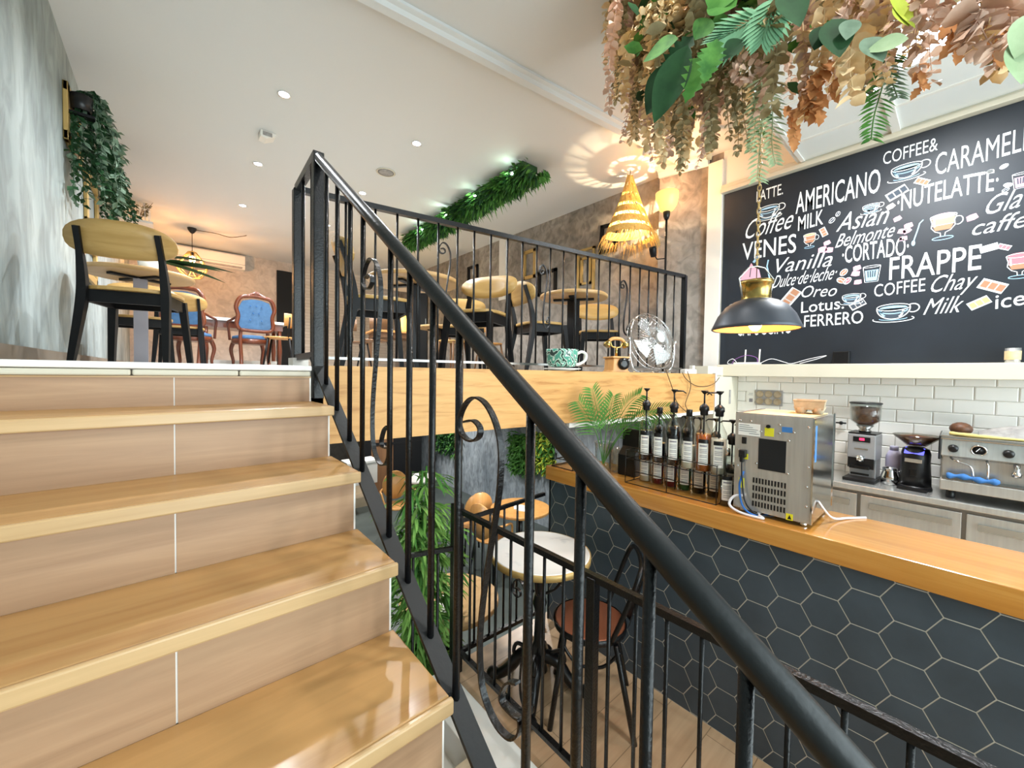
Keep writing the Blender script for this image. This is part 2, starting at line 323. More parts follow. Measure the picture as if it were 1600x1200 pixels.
struct('baseboard_left', M().span((XL, 1.70, U), (XL + .02, YB, U + .085)), 'skirting')
struct('baseboard_back', M().span((XL, YB - .02, U), (2.1, YB, U + .09)), 'grey_metal_paint')
# upper floor fascia in wood, with the white border under it
f = M().prism([(.47, 1.743), (3.75, 1.478), (3.752, 1.498), (.472, 1.763)], .33, lambda a, b, t: V((a, b, 1.392 + t)))
struct('trim_3', f, 'beam_wood')
struct('trim_3', M().prism([(1.9, 1.632), (3.75, 1.482), (3.752, 1.505), (1.9, 1.655)], .034, lambda a, b, t: V((a, b, 1.360 + t))), 'white_paint')
struct('trim_3', M().prism([(3.715, 1.470), (3.735, 1.468), (3.745, 1.50), (3.72, 1.50)], .37, lambda a, b, t: V((a, b, 1.36 + t))), 'white_paint')
# crown strip crossing the ceiling
c1, c2 = V((-.6, 2.66, 0)), V((4.4, 2.02, 0)); cd_ = (c2 - c1).normalized(); cn = V((-cd_.y, cd_.x, 0))
prof = [(0, 0), (.13, 0), (.13, -.02), (.10, -.03), (.085, -.055), (.03, -.06), (.02, -.03), (0, -.025)]
struct('trim_4', M().prism(prof, (c2 - c1).length, lambda a, b, t: c1 + cd_ * t - cn * (a - .1) + V((0, 0, CE + b))), 'ceiling_paint')
struct('trim_5', M().prism([(0, 0), (.10, 0), (.10, -.03), (.05, -.05), (.03, -.10), (0, -.10)], .7, lambda a, b, t: V((4.255 + .13 * t / .7 - a, 2.36 - t * .5 / .7, CE + b))), 'ceiling_paint')
# lower bar ceiling of white panels, its edge strips and recessed strip lights
DZ = 3.675
struct('ceiling', M().span((2.75, YF, DZ), (XR, 1.02, DZ + .05)), 'bar_ceiling')
struct('wall_soffit', M().span((2.70, YF, DZ), (2.75, 1.04, CE)), 'white_paint'); struct('wall_soffit', M().span((2.75, 1.02, DZ), (XR, 1.06, CE)), 'white_paint')
g = M().span((2.75, 1.0, DZ - .012), (XR, 1.03, DZ)).span((2.75, .38, DZ - .02), (XR, .43, DZ))
for x in (3.35, 3.95): g.span((x, YF, DZ - .006), (x + .03, 1.02, DZ))
struct('trim_6', g, 'white_paint')
struct('trim_7', M().span((4.33, YF, 3.615), (XR, 1.72, 3.655)).span((4.35, YF, 3.655), (XR, 1.72, 3.70)), 'cream_paint', bevel=.004)
# white tiles behind the machines and the ledge above them
struct('wall_tile_bed', M().span((XR - .004, YF, .6), (XR, 1.52, 1.72)), 'tile_grout')
t_ = M()
for r in range(9):
    z1 = 1.7535 - .1 * r; off = .1 if r % 2 else 0
    y = .645 + off + .2 * 5
    while y > -2.4:
        y0, y1 = y - .2 + .0015, min(y - .0015, 1.52)
        if y1 > y0: t_.add([(XR - .004, y0, z1 - .0985), (XR - .004, y1, z1 - .0985), (XR - .004, y1, z1 - .0015), (XR - .004, y0, z1 - .0015)] + [(XR - .011, y0 + .006, z1 - .0925), (XR - .011, y1 - .006, z1 - .0925), (XR - .011, y1 - .006, z1 - .0075), (XR - .011, y0 + .006, z1 - .0075)],
                           [(4, 5, 6, 7), (0, 1, 5, 4), (1, 2, 6, 5), (2, 3, 7, 6), (3, 0, 4, 7)])
        y -= .2
struct('wall_tiles', t_, 'tile_white')
struct('trim_8', M().span((4.22, YF, 1.705), (XR, 1.66, 1.822)), 'cream_paint', bevel=.006)
# white kerb of the stairwell, side of the landing, steps and panels seen in the basement
struct('trim_9', M().span((.98, YF, -.14), (1.165, 1.88, .018)), 'white_paint', bevel=.004)
struct('wall_stairwell', M().span((.9, 1.40, BF), (1.10, 1.88, -.14)).span((1.10, 1.80, BF), (XR, 1.90, -.12)), 'white_paint')
b0 = at(572, 800, 2, BF)
s_ = M()
for k in range(3): s_.span((1.6, 6.9 + .28 * k, BF), (2.75, 8.2, BF + .17 * (k + 1)))
struct('stairs', s_, 'landing_tile')
struct('door_1', M().span((1.70, YB - .05, U), (2.10, YB, 3.87)), 'black_paint')

# ================================================================== RAILINGS
RX = .45
P0, P1 = at(497, 246, 0, RX), at(1327, 1200, 0, RX)
Q0, Q1 = at(495, 566, 0, RX), at(742, 1165, 0, RX)
def on(P, Q, y): return P + (Q - P) * ((y - P.y) / (Q.y - P.y))
HS = rect(1, 1)
rl = thing('stair_railing', 'black wrought iron railing with thick tube handrail sloping down beside the wooden stairs', 'railing', (0, 0, 0))
obj('handrail', M().tube([on(P0, P1, 1.775), on(P0, P1, 1.0), on(P0, P1, .3), on(P0, P1, -.45)], .0185, 14), 'black_rail', rl, label='thick dark tube handrail')
lv = on(P0, P1, 1.775)
obj('top_rail', M().tube([lv + V((0, -.012, -.004)), (.478, 2.225, 2.615)], 1, sec=rect(.035, .03), up=(0, 0, 1)), 'black_iron', rl)
obj('stringer_bar', M().tube([on(Q0, Q1, 1.79), on(Q0, Q1, -.5)], 1, sec=rect(.010, .042), up=(0, 0, 1)), 'black_rail', rl)
obj('post', M().span((.43, 1.733, 1.585), (.47, 1.775, lv.z)), 'black_iron', rl, bevel=.003)
obj('post', M().span((.455, 2.20, U), (.50, 2.245, 2.61)), 'black_iron', rl, bevel=.003)
obj('bottom_rail', M().tube([(.455, 1.79, 1.765), (.475, 2.22, 1.765)], 1, sec=rect(.03, .03), up=(0, 0, 1)), 'black_iron', rl)
obj('plinth_block', M().span((.44, 2.15, U), (.51, 2.25, U + .045)), 'white_paint', rl)
for y in (1.90, 2.06): obj('baluster', M().tube([(.465, y, 1.77), (.465, y, 2.61)], .008, 8), 'black_iron', rl)
ys = [1.631, 1.497, 1.36, 1.242, 1.034, .917, .799, .688, .470, .362, .250, .139, -.07, -.18, -.29, -.40]
for y in ys: obj('baluster', M().tube([on(Q0, Q1, y), on(P0, P1, y)], .0082, 8), 'black_iron', rl)
SPX = [(727, 659), (740, 657), (750, 668), (749, 682), (738, 689), (725, 682), (718, 664), (721, 645), (731, 627), (744, 621), (760, 632), (775, 662), (783, 705), (780, 770), (768, 850), (756, 930), (750, 1000), (752, 1062), (761, 1099), (777, 1133), (797, 1153), (811, 1147), (813, 1125), (804, 1117), (787, 1099), (784, 1084), (794, 1066), (809, 1067)]
SP = [at(u, v, 0, RX) for u, v in SPX]
sc_ = smooth_path(SP, 4)
for dy, dz in ((.554, .554 * .70), (0, 0), (-.549, -.549 * .70)):
    pts = [p + V((0, dy, dz)) for p in sc_]
    obj('scroll', M().tube(pts, 1, sec=rect(.013, .004), up=(1, 0, 0)), 'black_iron', rl)

# upper railing along the fascia
A0, A1 = V((.478, 2.225, 0)), V((3.545, 1.70, 0)); AD = (A1 - A0).normalized()
mz = thing('mezzanine_railing', 'thin black railing with small scrolls along the edge of the upper floor', 'railing', (0, 0, 0))
obj('top_rail', M().tube([A0 + V((0, 0, 2.612)), A1 + V((0, 0, 2.612))], 1, sec=rect(.028, .034), up=(0, 0, 1)), 'black_iron', mz)
obj('bottom_rail', M().tube([A0 + V((0, 0, 1.768)), A1 + V((0, 0, 1.768))], 1, sec=rect(.014, .03), up=(0, 0, 1)), 'steel_dark', mz, label='bare metal bottom rail')
obj('post', M().box(A1 + V((0, 0, (U + 2.62) / 2)), (.04, .04, 2.62 - U)), 'black_iron', mz, bevel=.003)
def on_rail(px, py=450):
    d = ray(px, py); n = V((-AD.y, AD.x, 0)); return d * (n.dot(A0) / n.dot(d))
bp = [540, 586, 620, 652.5, 684, 714, 740, 766, 792, 815.5, 838, 859, 879.5, 899, 917, 935, 952, 968, 984, 999, 1013, 1027, 1040, 1053]
for px in bp:
    q = on_rail(px, 470); obj('baluster', M().tube([(q.x, q.y, 1.765), (q.x, q.y, 2.605)], .0068, 8), 'black_iron', mz)
base = [((p.y - SP[9].y), (p.z - SP[9].z)) for p in sc_]; hh = max(b for a, b in base) - min(b for a, b in base); ww = max(a for a, b in base) - min(a for a, b in base)
for pa, pb, z0, z1 in ((685, 711, 2.03, 2.49), (842, 859, 2.03, 2.47), (969, 984, 2.03, 2.47)):
    a, b = on_rail(pa, 470), on_rail(pb, 470); zmin = min(p[1] for p in base); amax = max(p[0] for p in base)
    pts = [V((a.x, a.y, 0)) + AD * ((amax - p[0]) / ww * (b - a).length) + V((0, 0, z0 + (p[1] - zmin) / hh * (z1 - z0))) for p in base]
    obj('scroll', M().tube(pts, 1, sec=rect(.012, .007), up=(-AD.y, AD.x, 0)), 'black_iron', mz)
# low railing round the seating strip beside the bar
lr = thing('low_railing', 'thin black railing around the marble table beside the tiled bar', 'railing', (0, 0, 0))
LX, LT, LB = 1.195, .935, .145
obj('top_rail', M().tube([(LX, 1.83, LT), (LX, -2.0, LT)], 1, sec=rect(.025, .025), up=(0, 0, 1)), 'black_iron', lr)
obj('bottom_rail', M().tube([(LX, 1.80, LB), (LX, -2.0, LB)], 1, sec=rect(.02, .025), up=(0, 0, 1)), 'black_iron', lr)
obj('post', M().span((LX - .030, 1.80, .015), (LX + .024, 1.855, .97)), 'black_iron', lr, bevel=.003)
obj('post', M().span((LX - .019, .875, 0), (LX + .019, .913, LT)), 'black_iron', lr, bevel=.003)
y = 1.70
while y > -1.9:
    if abs(y - .894) > .05: obj('baluster', M().tube([(LX, y, LB), (LX, y, LT - .005)], .0072, 8), 'black_iron', lr)
    y -= .110
obj('top_rail', M().tube([(LX, 1.815, .872), (1.93, 1.872, .872)], 1, sec=rect(.021, .021), up=(0, 0, 1)), 'black_iron', lr)
obj('bottom_rail', M().tube([(LX, 1.80, .14), (1.93, 1.86, .075)], 1, sec=rect(.023, .023), up=(0, 0, 1)), 'black_iron', lr)
for k in range(1, 6): obj('baluster', M().tube([(LX + .118 * k, 1.812 + .0095 * k, .13 - .01 * k), (LX + .118 * k, 1.815 + .0095 * k, .868)], .0072, 8), 'black_iron', lr)
obj('top_rail', M().tube([(.50, 2.02, .73), (LX, 1.83, .72)], 1, sec=rect(.022, .022), up=(0, 0, 1)), 'black_iron', lr)
for x in (.57, .70, .83, .96, 1.09): obj('baluster', M().tube([(x, 2.02 - .273 * (x - .5), BF), (x, 2.02 - .273 * (x - .5), .72)], .008, 8), 'black_iron', lr)
zl = min(q[1] for q in base); obj('scroll', M().tube([V((LX, 1.31 + p[0] * .75, LB + .03 + (p[1] - zl) * .95)) for p in base], 1, sec=rect(.012, .004), up=(1, 0, 0)), 'black_iron', lr)

# ================================================================== BAR
HX = 1.958
bar = thing('bar_counter', 'bar front covered in black hexagon tiles under the orange wood top', 'bar', (0, 0, 0))
obj('body', M().span((HX + .0012, -2.3, 0), (2.33, 1.838, .977)), 'grout', bar, label='pale grout between the tiles')
ht = M(); R_ = .079 - .0022
def hexclip(cy, cz):
    P = [(cy + R_ * cos(pi / 3 * k), cz + R_ * sin(pi / 3 * k)) for k in range(6)]
    for ax_, lo, hi in ((1, .004, .977), (0, -2.3, 1.838)):
        for sgn, lim in ((1, hi), (-1, -lo)):
            out = []
            for i in range(len(P)):
                a, b = P[i], P[(i + 1) % len(P)]; fa, fb = sgn * a[ax_] - lim, sgn * b[ax_] - lim
                if fa <= 0: out.append(a)
                if fa * fb < 0: t = fa / (fa - fb); out.append((a[0] + t * (b[0] - a[0]), a[1] + t * (b[1] - a[1])))
            P = out
            if len(P) < 3: return None
    return P
for m_ in range(-23, 14):
    cy = .335 + .1185 * m_
    for n_i in range(-1, 9):
        P = hexclip(cy, (.8975 if m_ % 2 == 0 else .966) - .137 * n_i)
        if P: ht.prism(P[::-1], .008, lambda a, b, t: V((HX + t, a, b)))
obj('hexagon_tiles', ht, 'hex_tile', bar, label='black hexagon tiles')
obj('corner_trim', M().span((HX - .004, 1.838, 0), (2.33, 1.848, .977)), 'black_paint', bar)
wt = thing('bar_worktop', 'thick orange wood worktop on the tiled bar', 'countertop', (0, 0, 0))
obj('slab', M().span((1.935, -2.35, .978), (2.365, 1.868, CT)), 'bar_wood', wt, bevel=.004)
# steel back counter
BX = 3.90
bc = thing('back_counter', 'stainless steel back counter with fridge drawers below white tiles', 'counter', (0, 0, 0))
obj('worktop', M().span((BX - .02, YF, .855), (XR - .012, 1.50, .90)), 'steel', bc, bevel=.006)
obj('cabinet', M().span((BX + .02, YF, .10), (XR - .012, 1.49, .855)), 'steel_dark', bc)
obj('plinth', M().span((BX + .07, YF, 0), (XR - .02, 1.48, .10)), 'black_paint', bc)
for y in (1.0, .48, -.04, -.56, -1.08):
    d = obj('drawer', M().span((BX, y - .50, .47), (BX + .02, y, .83)), 'steel', bc, bevel=.004)
    obj('handle', M().span((BX - .012, y - .46, .735), (BX, y - .05, .775)).span((BX - .018, y - .46, .770), (BX, y - .05, .779)), 'steel_mirror', d)
    obj('drawer', M().span((BX, y - .50, .13), (BX + .02, y, .46)), 'steel', bc, bevel=.004)

# stainless dispenser box seen from the back, standing on the bar
mc = thing('drinks_machine', 'square mirror steel drinks machine with vents seen from its back on the bar', 'machine', (2.0, .40, CT), 0)
MW, MD, MH = .395, .295, .462
bd = obj('body', M().span((.004, .006, .022), (MW, MD - .004, MH - .012)), 'steel_mirror', mc, bevel=.003)
obj('back_panel', M().span((-.003, 0, .020), (.004, MD, MH)), 'steel', mc, bevel=.001)
obj('side_panel', M().span((-.003, -.003, .020), (MW, .0, MH)), 'steel_mirror', mc, label='mirror polished side')
obj('corner_strip', M().span((-.006, -.006, .02), (.012, 0, MH)), 'chrome', mc); obj('corner_strip', M().span((MW - .012, -.006, .02), (MW + .004, 0, MH + .004)), 'chrome', mc)
obj('top_tray', M().span((.0, .004, MH - .012), (MW, MD, MH - .004)).span((0, .0, MH - .01), (.006, MD, MH + .004)).span((0, MD - .006, MH - .01), (MW, MD, MH + .004)), 'steel', mc)
obj('tan_lining', M().span((.02, .02, MH - .003), (MW - .02, MD - .02, MH + .002)), 'leaf_tan', mc)  # thin tan sheet inset on the top tray
for x, y in ((.03, .03), (MW - .03, .03), (.03, MD - .03), (MW - .03, MD - .03)): obj('foot', M().lathe([(.012, 0), (.016, .004), (.010, .022)], 10, (x, y, 0)), 'chrome', mc)
yb = lambda q: MD - q * MD          # q = 0 at the left of the back as seen by the guest
def back(a, b, c, d, x0=-.0045, x1=-.003): return M().span((x0, yb(a), c * MH), (x1, yb(b), d * MH))
sl = M()
for r in range(4):
    for k in range(11):
        q = .27 + .041 * k; z = .095 + .077 * r
        sl.span((-.0042, yb(q), z * MH), (-.0028, yb(q + .023), (z + .052) * MH))
obj('vent_slots', sl, 'black_plastic', mc)
obj('grille', back(.335, .69, .47, .77), 'rubber', mc)
lb = obj('label_plate', back(.045, .35, .785, .905), 'paper', mc); tx = M()
for k, (a, b) in enumerate(((.06, .2), (.06, .25), (.06, .32), (.06, .3), (.2, .34))): tx.span((-.0052, yb(a), (.885 - .02 * k) * MH), (-.0045, yb(b), (.889 - .02 * k) * MH))
obj('print', tx, 'pendant_grey', lb)
obj('warning_label', back(.41, .53, .80, .88), 'yellow_label', mc); obj('warning_label', back(.715, .80, .04, .10), 'yellow_label', mc); obj('warning_label', back(.075, .15, .25, .35), 'yellow_label', mc); obj('warning_label', back(.075, .195, .545, .60), 'yellow_label', mc)
obj('warning_sign', M().add([(-.0052, yb(.735), .05 * MH), (-.0052, yb(.785), .05 * MH), (-.0052, yb(.76), .09 * MH)], [(0, 1, 2)]), 'black_plastic', mc)
obj('sticker', back(.63, .76, .855, .905), 'blue_label', mc)
obj('sticker', M().span((.010, -.0042, .60 * MH), (.05, -.003, .93 * MH)), 'blue_label', mc)
obj('power_switch', back(.105, .165, .70, .765, -.009), 'black_plastic', mc)
obj('knob', M().tube([(-.012, yb(.46), .895 * MH), (-.002, yb(.46), .895 * MH)], .008, 10), 'black_plastic', mc)
obj('plug', M().box((-.014, yb(.13), .60 * MH), (.03, .028, .035)).box((-.02, yb(.125), .56 * MH), (.02, .016, .04)), 'black_plastic', mc, bevel=.004)
sw = M()
for q, z in ((.07, .93), (.22, .93), (.36, .84), (.06, .63), (.05, .47), (.31, .52), (.95, .92), (.96, .56), (.95, .38), (.95, .20), (.72, .78), (.60, .92), (.60, .84), (.78, .86), (.72, .47)): sw.ball((-.004, yb(q), z * MH), (.003, .005, .005), 8, 5)
obj('screws', sw, 'chrome', mc)
def cable(name, label, pts, r, m, cat='cable', grp=None):
    return tag(obj(name, M().tube(smooth_path(pts, 7), r, 7), m), label, cat, grp)
mo = V((2.0, .40, CT))
cable('power_cable', 'black cable hanging from the plug on the drinks machine', [mo + V((-.02, yb(.125), .55 * MH)), mo + V((-.022, yb(.14), .36 * MH)), mo + V((-.03, yb(.20), .14 * MH)), mo + V((-.025, yb(.33), .02)), mo + V((.03, yb(.5), .006)), mo + V((.16, .13, .006))], .0035, 'black_plastic')
cable('power_cable', 'blue cable at the back of the drinks machine', [mo + V((-.008, yb(.14), .42 * MH)), mo + V((-.016, yb(.10), .28 * MH)), mo + V((-.03, yb(.16), .10 * MH)), mo + V((-.03, yb(.30), .012)), mo + V((.02, yb(.44), .008)), mo + V((.15, .16, .008))], .0045, 'cable_blue')
cable('power_cable', 'white cable looping out below the drinks machine', [mo + V((.12, .18, .010)), mo + V((.0, .19, .012)), mo + V((-.035, yb(.45), .007)), mo + V((-.035, yb(.15), .008)), mo + V((-.03, yb(-.02), .03)), mo + V((-.02, yb(.02), .07)), mo + V((-.012, yb(.16), .085))], .006, 'cable_white')
cable('power_cable', 'white cable lying on the worktop beside the drinks machine', [(2.10, .395, CT + .10), (2.18, .36, CT + .02), (2.28, .32, CT + .006), (2.36, .27, CT + .004)], .005, 'cable_white')

# syrup bottles, two tiers in a wire rack
def bottle(label, loc, liquid, level, pump, h=.30, group=None, arm=0., cap='black_plastic', lab=True):
    t = thing('syrup_bottle', label, 'bottle', loc, random.uniform(-.12, .12), group)
    r = .0375; k = h / .30
    prof = [(r * .9, 0), (r, .006), (r, .185 * k), (r * .92, .205 * k), (.016, .245 * k), (.0135, .262 * k), (.0135, .292 * k)]
    obj('glass', M().lathe(prof, 18), 'glass', t)
    lr_ = [(r - .003, .004)] + [(r - .003, min(level, .19) * k)] + ([(r * .75, .212 * k)] if level > .2 else [])
    obj('syrup', M().lathe(lr_, 18), liquid, t)
    if lab:
        lm = M(); A = [-2.75 - .62 + 1.24 * i / 8 for i in range(9)]
        rr = r + .0006
        lm.add([(rr * cos(a), rr * sin(a), z) for z in (.035 * k, .145 * k) for a in A], [(i, i + 1, i + 10, i + 9) for i in range(8)], True)
        l_ = obj('label_paper', lm, 'label_paper', t); pr = M(); rr += .0006
        A2 = [-2.75 - .45 + .9 * i / 6 for i in range(7)]
        for z, d in ((.128, .008), (.112, .003), (.104, .003), (.096, .003), (.082, .003), (.074, .003), (.060, .003), (.050, .003)):
            pr.add([(rr * cos(a), rr * sin(a), zz * k) for zz in (z, z + d) for a in A2], [(i, i + 1, i + 8, i + 7) for i in range(6)], True)
        obj('print', pr, 'steel_dark' if False else 'grey_metal_paint', l_)
        bm_ = M(); bm_.add([(rr * cos(a), rr * sin(a), z * k) for z in (.145, .165) for a in A], [(i, i + 1, i + 10, i + 9) for i in range(8)], True)
        obj('label_band', bm_, 'black_plastic', t)
    z = .285 * k
    if pump:
        p = obj('pump', M().lathe([(.017, z), (.019, z + .004), (.019, z + .02), (.024, z + .026), (.022, z + .044), (.010, z + .056), (.006, z + .06)], 14).tube([(0, 0, z + .05), (0, 0, z + .115)], .0045, 8).lathe([(.006, z + .108), (.017, z + .121), (.017, z + .126)], 12).tube([(0, 0, z - .2 * k), (0, 0, z)], .004, 6), 'black_plastic', t)
        obj('spout', M().tube([(0, 0, z + .118), (.045 * cos(arm), .045 * sin(arm), z + .117), (.06 * cos(arm), .06 * sin(arm), z + .106)], [.005, .004, .003], 7), 'black_plastic', p)
    else:
        obj('cap', M().lathe([(.0155, z - .012), (.0155, z + .02), (.0145, z + .023)], 14), cap, t)
    return t
RZ = CT + .148
tops = [(1008, 'syrup_navy', .17, 1, 'first syrup bottle from the left on the top tier, dark with a black pump', .6), (1029, 'syrup_navy', .11, 0, 'half empty dark syrup bottle with a black cap on the top tier', 0), (1051, 'syrup_black', .215, 1, 'full black syrup bottle with a pump on the top tier', -.9),
        (1075, 'syrup_clear', .12, 0, 'pale syrup bottle with a black cap on the top tier', 0), (1098, 'syrup_amber', .19, 1, 'amber syrup bottle with a pump on the top tier', -2.2), (1122, 'syrup_grey', .175, 1, 'clear syrup bottle at the right end of the top tier', 2.2)]
for px, lq, lv_, pm, lab, arm in tops:
    q = ray(px, 730); X_ = 2.052; bottle(lab, (X_, q.y / q.x * X_, RZ), lq, lv_, pm, group='syrup bottles in the rack', arm=arm)
lows = [('syrup_clear', 'cream syrup bottle at the left end of the lower tier'), ('syrup_red', 'dark red syrup bottle second from the left on the lower tier'), ('syrup_red', 'dark red syrup bottle third from the left on the lower tier'), ('syrup_green', 'green syrup bottle on the lower tier'),
        ('syrup_black', 'black syrup bottle just right of the green one on the lower tier'), ('syrup_black', 'black syrup bottle second right of the green one on the lower tier'), ('syrup_navy', 'dark syrup bottle at the right end of the lower tier')]
for k, (lq, lab) in enumerate(lows):
    bottle(lab, (2.143, 1.235 - .0795 * k, CT + .002), lq, .20, k in (1, 2, 3, 4, 5, 6), group='syrup bottles in the rack', arm=.3 * k)
bottle('dark syrup bottle standing on the worktop between the rack and the drinks machine', (2.052, .748, CT), 'syrup_black', .12, 0, h=.27, cap='chrome')
bottle('black syrup bottle with a pump right behind the drinks machine corner', (2.25, .742, CT), 'syrup_black', .21, 1, h=.28, arm=1.2)
rk = thing('bottle_rack', 'black wire rack holding two tiers of syrup bottles', 'rack', (0, 0, 0))
rm = M()
ya, yb_ = 1.285, .775
def loop(x0, x1, z): rm.tube([(x0, ya, z), (x1, ya, z), (x1, yb_, z), (x0, yb_, z)], .0025, 6, True)
loop(2.005, 2.10, RZ - .003); loop(2.005, 2.10, RZ + .045); loop(2.005, 2.19, CT + .0025); loop(2.10, 2.19, CT + .05)
for y in (ya, (ya + yb_) / 2, yb_):
    for x, z in ((2.005, RZ + .045), (2.10, RZ + .045), (2.19, CT + .05)): rm.tube([(x, y, CT + .002), (x, y, z)], .0025, 6)
obj('wires', rm, 'black_iron', rk)
sm_ = M()
for k in range(14): sm_.tube([(2.005, ya - k * (ya - yb_) / 13, RZ - .003), (2.10, ya - k * (ya - yb_) / 13, RZ - .003)], .0016, 5)
obj('shelf_wires', sm_, 'black_iron', rk)

# palm in a glass, tumblers, black dispenser, wire stand
vs = thing('glass_vase', 'clear glass vase holding palm fronds at the end of the bar', 'vase', (2.07, 1.49, CT))
obj('glass', M().lathe([(.045, 0), (.05, .005), (.05, .10), (.056, .20), (.060, .205), (.052, .20), (.046, .10), (.046, .008), (.0, .008)], 20, cap=False), 'glass', vs)
pl = thing('palm_fronds', 'green palm fronds standing in the glass vase on the bar', 'plant', (2.07, 1.49, CT + .012))
for k, (dx, dy, L_, dr) in enumerate(((-.42, .10, .44, .15), (-.22, .02, .50, .1), (.30, -.30, .52, .5), (.55, -.62, .50, .7), (.08, -.08, .46, .2), (.62, -.45, .42, .6))):
    d = V((dx, dy, 1.5)).normalized(); c = smooth_path([V((0, 0, .05)), V((0, 0, .05)) + d * L_ * .45, V((0, 0, .05)) + d * L_ * .8 + V((dx * .08, dy * .08, -.02)), V((0, 0, .05)) + d * L_ + V((dx * .2, dy * .2, -.10 * dr))], 6)
    m = M().tube(c, [.004 - .003 * i / len(c) for i in range(len(c))], 5)
    for i in range(6, len(c) - 1):
        tg = (c[i + 1] - c[i]).normalized(); sd = tg.cross(V((.3, .9, .2))).normalized()
        for s in (-1, 1):
            for h_ in (0, .5):
                p = c[i].lerp(c[i + 1], h_); ln = .15 * (1 - .55 * (i - 7) / (len(c) - 7))
                m.leaf(p, sd * s + tg * (.75 + .2 * h_) + V((.1 * s * h_, .1 * h_, .05)), tg.cross(sd), ln, .0075, 3, .25)
    obj('frond', m, 'leaf_green', pl)
for k, (x, y, h_) in enumerate(((2.20, 1.545, .15), (2.28, 1.55, .14), (2.27, 1.465, .13), (2.17, 1.46, .15), (2.32, 1.40, .14))):
    tag(obj('drinking_glass', M().lathe([(.026, 0), (.030, .003), (.036, h_), (.033, h_), (.027, .008), (0, .008)], 16, cap=False), 'glass', None, (x, y, CT)), ['tall clear glass beside the palm vase', 'clear glass at the front of the glasses beside the palm vase', 'shorter clear glass behind the front glasses', 'tall clear glass next to the black dispenser', 'clear glass half hidden by the black dispenser'][k], 'glass', 'clear glasses on the bar')
dp = thing('napkin_dispenser', 'black napkin dispenser with a small round emblem beside the glasses', 'dispenser', (2.20, 1.345, CT))
obj('body', M().prism([(0, 0), (.15, 0), (.15, .20), (.11, .235), (0, .13)], .125, lambda a, b, t: V((a - .06, t - .04, b))), 'black_plastic', dp, bevel=.006)
obj('lid', M().prism([(.05, .15), (.15, .20), (.15, .27), (.06, .29)], .135, lambda a, b, t: V((a - .06, t - .045, b))), 'black_plastic', dp, bevel=.006)
obj('emblem', M().lathe([(.010, 0), (.010, .001)], 14, (-.033, .02, .085), Matrix.Rotation(-pi / 2 + .4, 3, 'Y')).box((-.043, .02, .062), (.001, .03, .005)), 'chalk_white', dp)
ws = thing('wire_stand', 'low black wire stand on the far end of the bar', 'stand', (2.07, 1.74, CT))
wm = M()
for z, s in ((.004, 1), (.055, .8)): wm.tube([(-.11 * s, -.09 * s, z), (.11 * s, -.09 * s, z), (.11 * s, .09 * s, z), (-.11 * s, .09 * s, z)], .003, 6, True)
for x in (-1, 1):
    for y in (-1, 1): wm.tube([(x * .11, y * .09, .004), (x * .088, y * .072, .055), (x * .088, y * .072, .09)], .003, 6)
for k in range(4): wm.tube([(-.088, -.06 + .04 * k, .055), (.088, -.06 + .04 * k, .055)], .0022, 5)
obj('wires', wm, 'iron_dark', ws)

# coffee machines on the back counter
SZ = .90
g1 = thing('coffee_grinder', 'silver coffee grinder with a red display and full bean hopper', 'grinder', (4.15, .50, SZ), radians(-4))
obj('body', M().span((-.09, -.085, .17), (.12, .085, .365)), 'silver_paint', g1, bevel=.008)
obj('body', M().span((-.03, -.08, .02), (.12, .08, .18)), 'silver_paint', g1, bevel=.006)
obj('top_plate', M().span((-.088, -.083, .366), (.115, .083, .376)), 'black_plastic', g1, bevel=.002)
obj('base', M().span((-.16, -.095, 0), (.12, .095, .025)), 'black_plastic', g1, bevel=.006)
obj('fork', M().span((-.14, -.06, .10), (-.04, .06, .125)).span((-.12, -.055, .05), (-.10, .055, .065)), 'iron_dark', g1, bevel=.004)
obj('chute', M().lathe([(.026, 0), (.026, .045)], 14, (-.105, .0, .155)), 'chrome', g1)
obj('front_shell', M().span((-.097, -.078, .10), (-.09, .078, .18)), 'black_plastic', g1)
dsp = obj('display', M().span((-.0935, -.052, .305), (-.0895, .050, .345)), 'black_plastic', g1); obj('digits', M().span((-.0945, -.018, .318), (-.0935, .012, .336)), 'red_led', dsp)
obj('badge', M().span((-.0925, -.04, .245), (-.089, .04, .256)), 'chrome', g1)
obj('collar', M().lathe([(.035, .376), (.04, .39), (.03, .40), (.055, .43)], 16).tube([(-.06, -.02, .40), (.06, .02, .40)], .008, 8), 'steel_dark', g1)
hp = obj('hopper', M().lathe([(.045, .43), (.092, .47), (.095, .60), (.092, .60), (.088, .475), (.04, .435)], 24, cap=False), 'glass', g1); obj('coffee_beans', M().lathe([(.045, .437), (.086, .472), (.088, .575), (0, .582)], 20), 'bean', hp)
obj('hopper_lid', M().lathe([(.10, .601), (.10, .611), (.09, .615)], 24), 'black_plastic', g1)
g2 = thing('coffee_grinder', 'black rounded coffee grinder with a blue display beside the espresso machine', 'grinder', (4.10, .21, SZ), radians(-6))
obj('body', M().lathe([(.085, .02), (.082, .10), (.075, .20), (.078, .26), (.07, .295), (.04, .31)], 22), 'black_plastic', g2)
obj('base', M().lathe([(.088, 0), (.092, .01), (.085, .03)], 24).box((-.05, 0, .012), (.12, .15, .022)), 'black_plastic', g2)
dsp = obj('display', M().box((-.052, 0, .283), (.06, .10, .008), mx=Matrix.Rotation(radians(-38), 3, 'Y')), 'blue_led', g2)
obj('badge', M().box((-.079, 0, .215), (.004, .09, .028)), 'chrome', g2, bevel=.008)
obj('chute', M().box((-.075, 0, .13), (.02, .035, .05)), 'iron_dark', g2, bevel=.004)
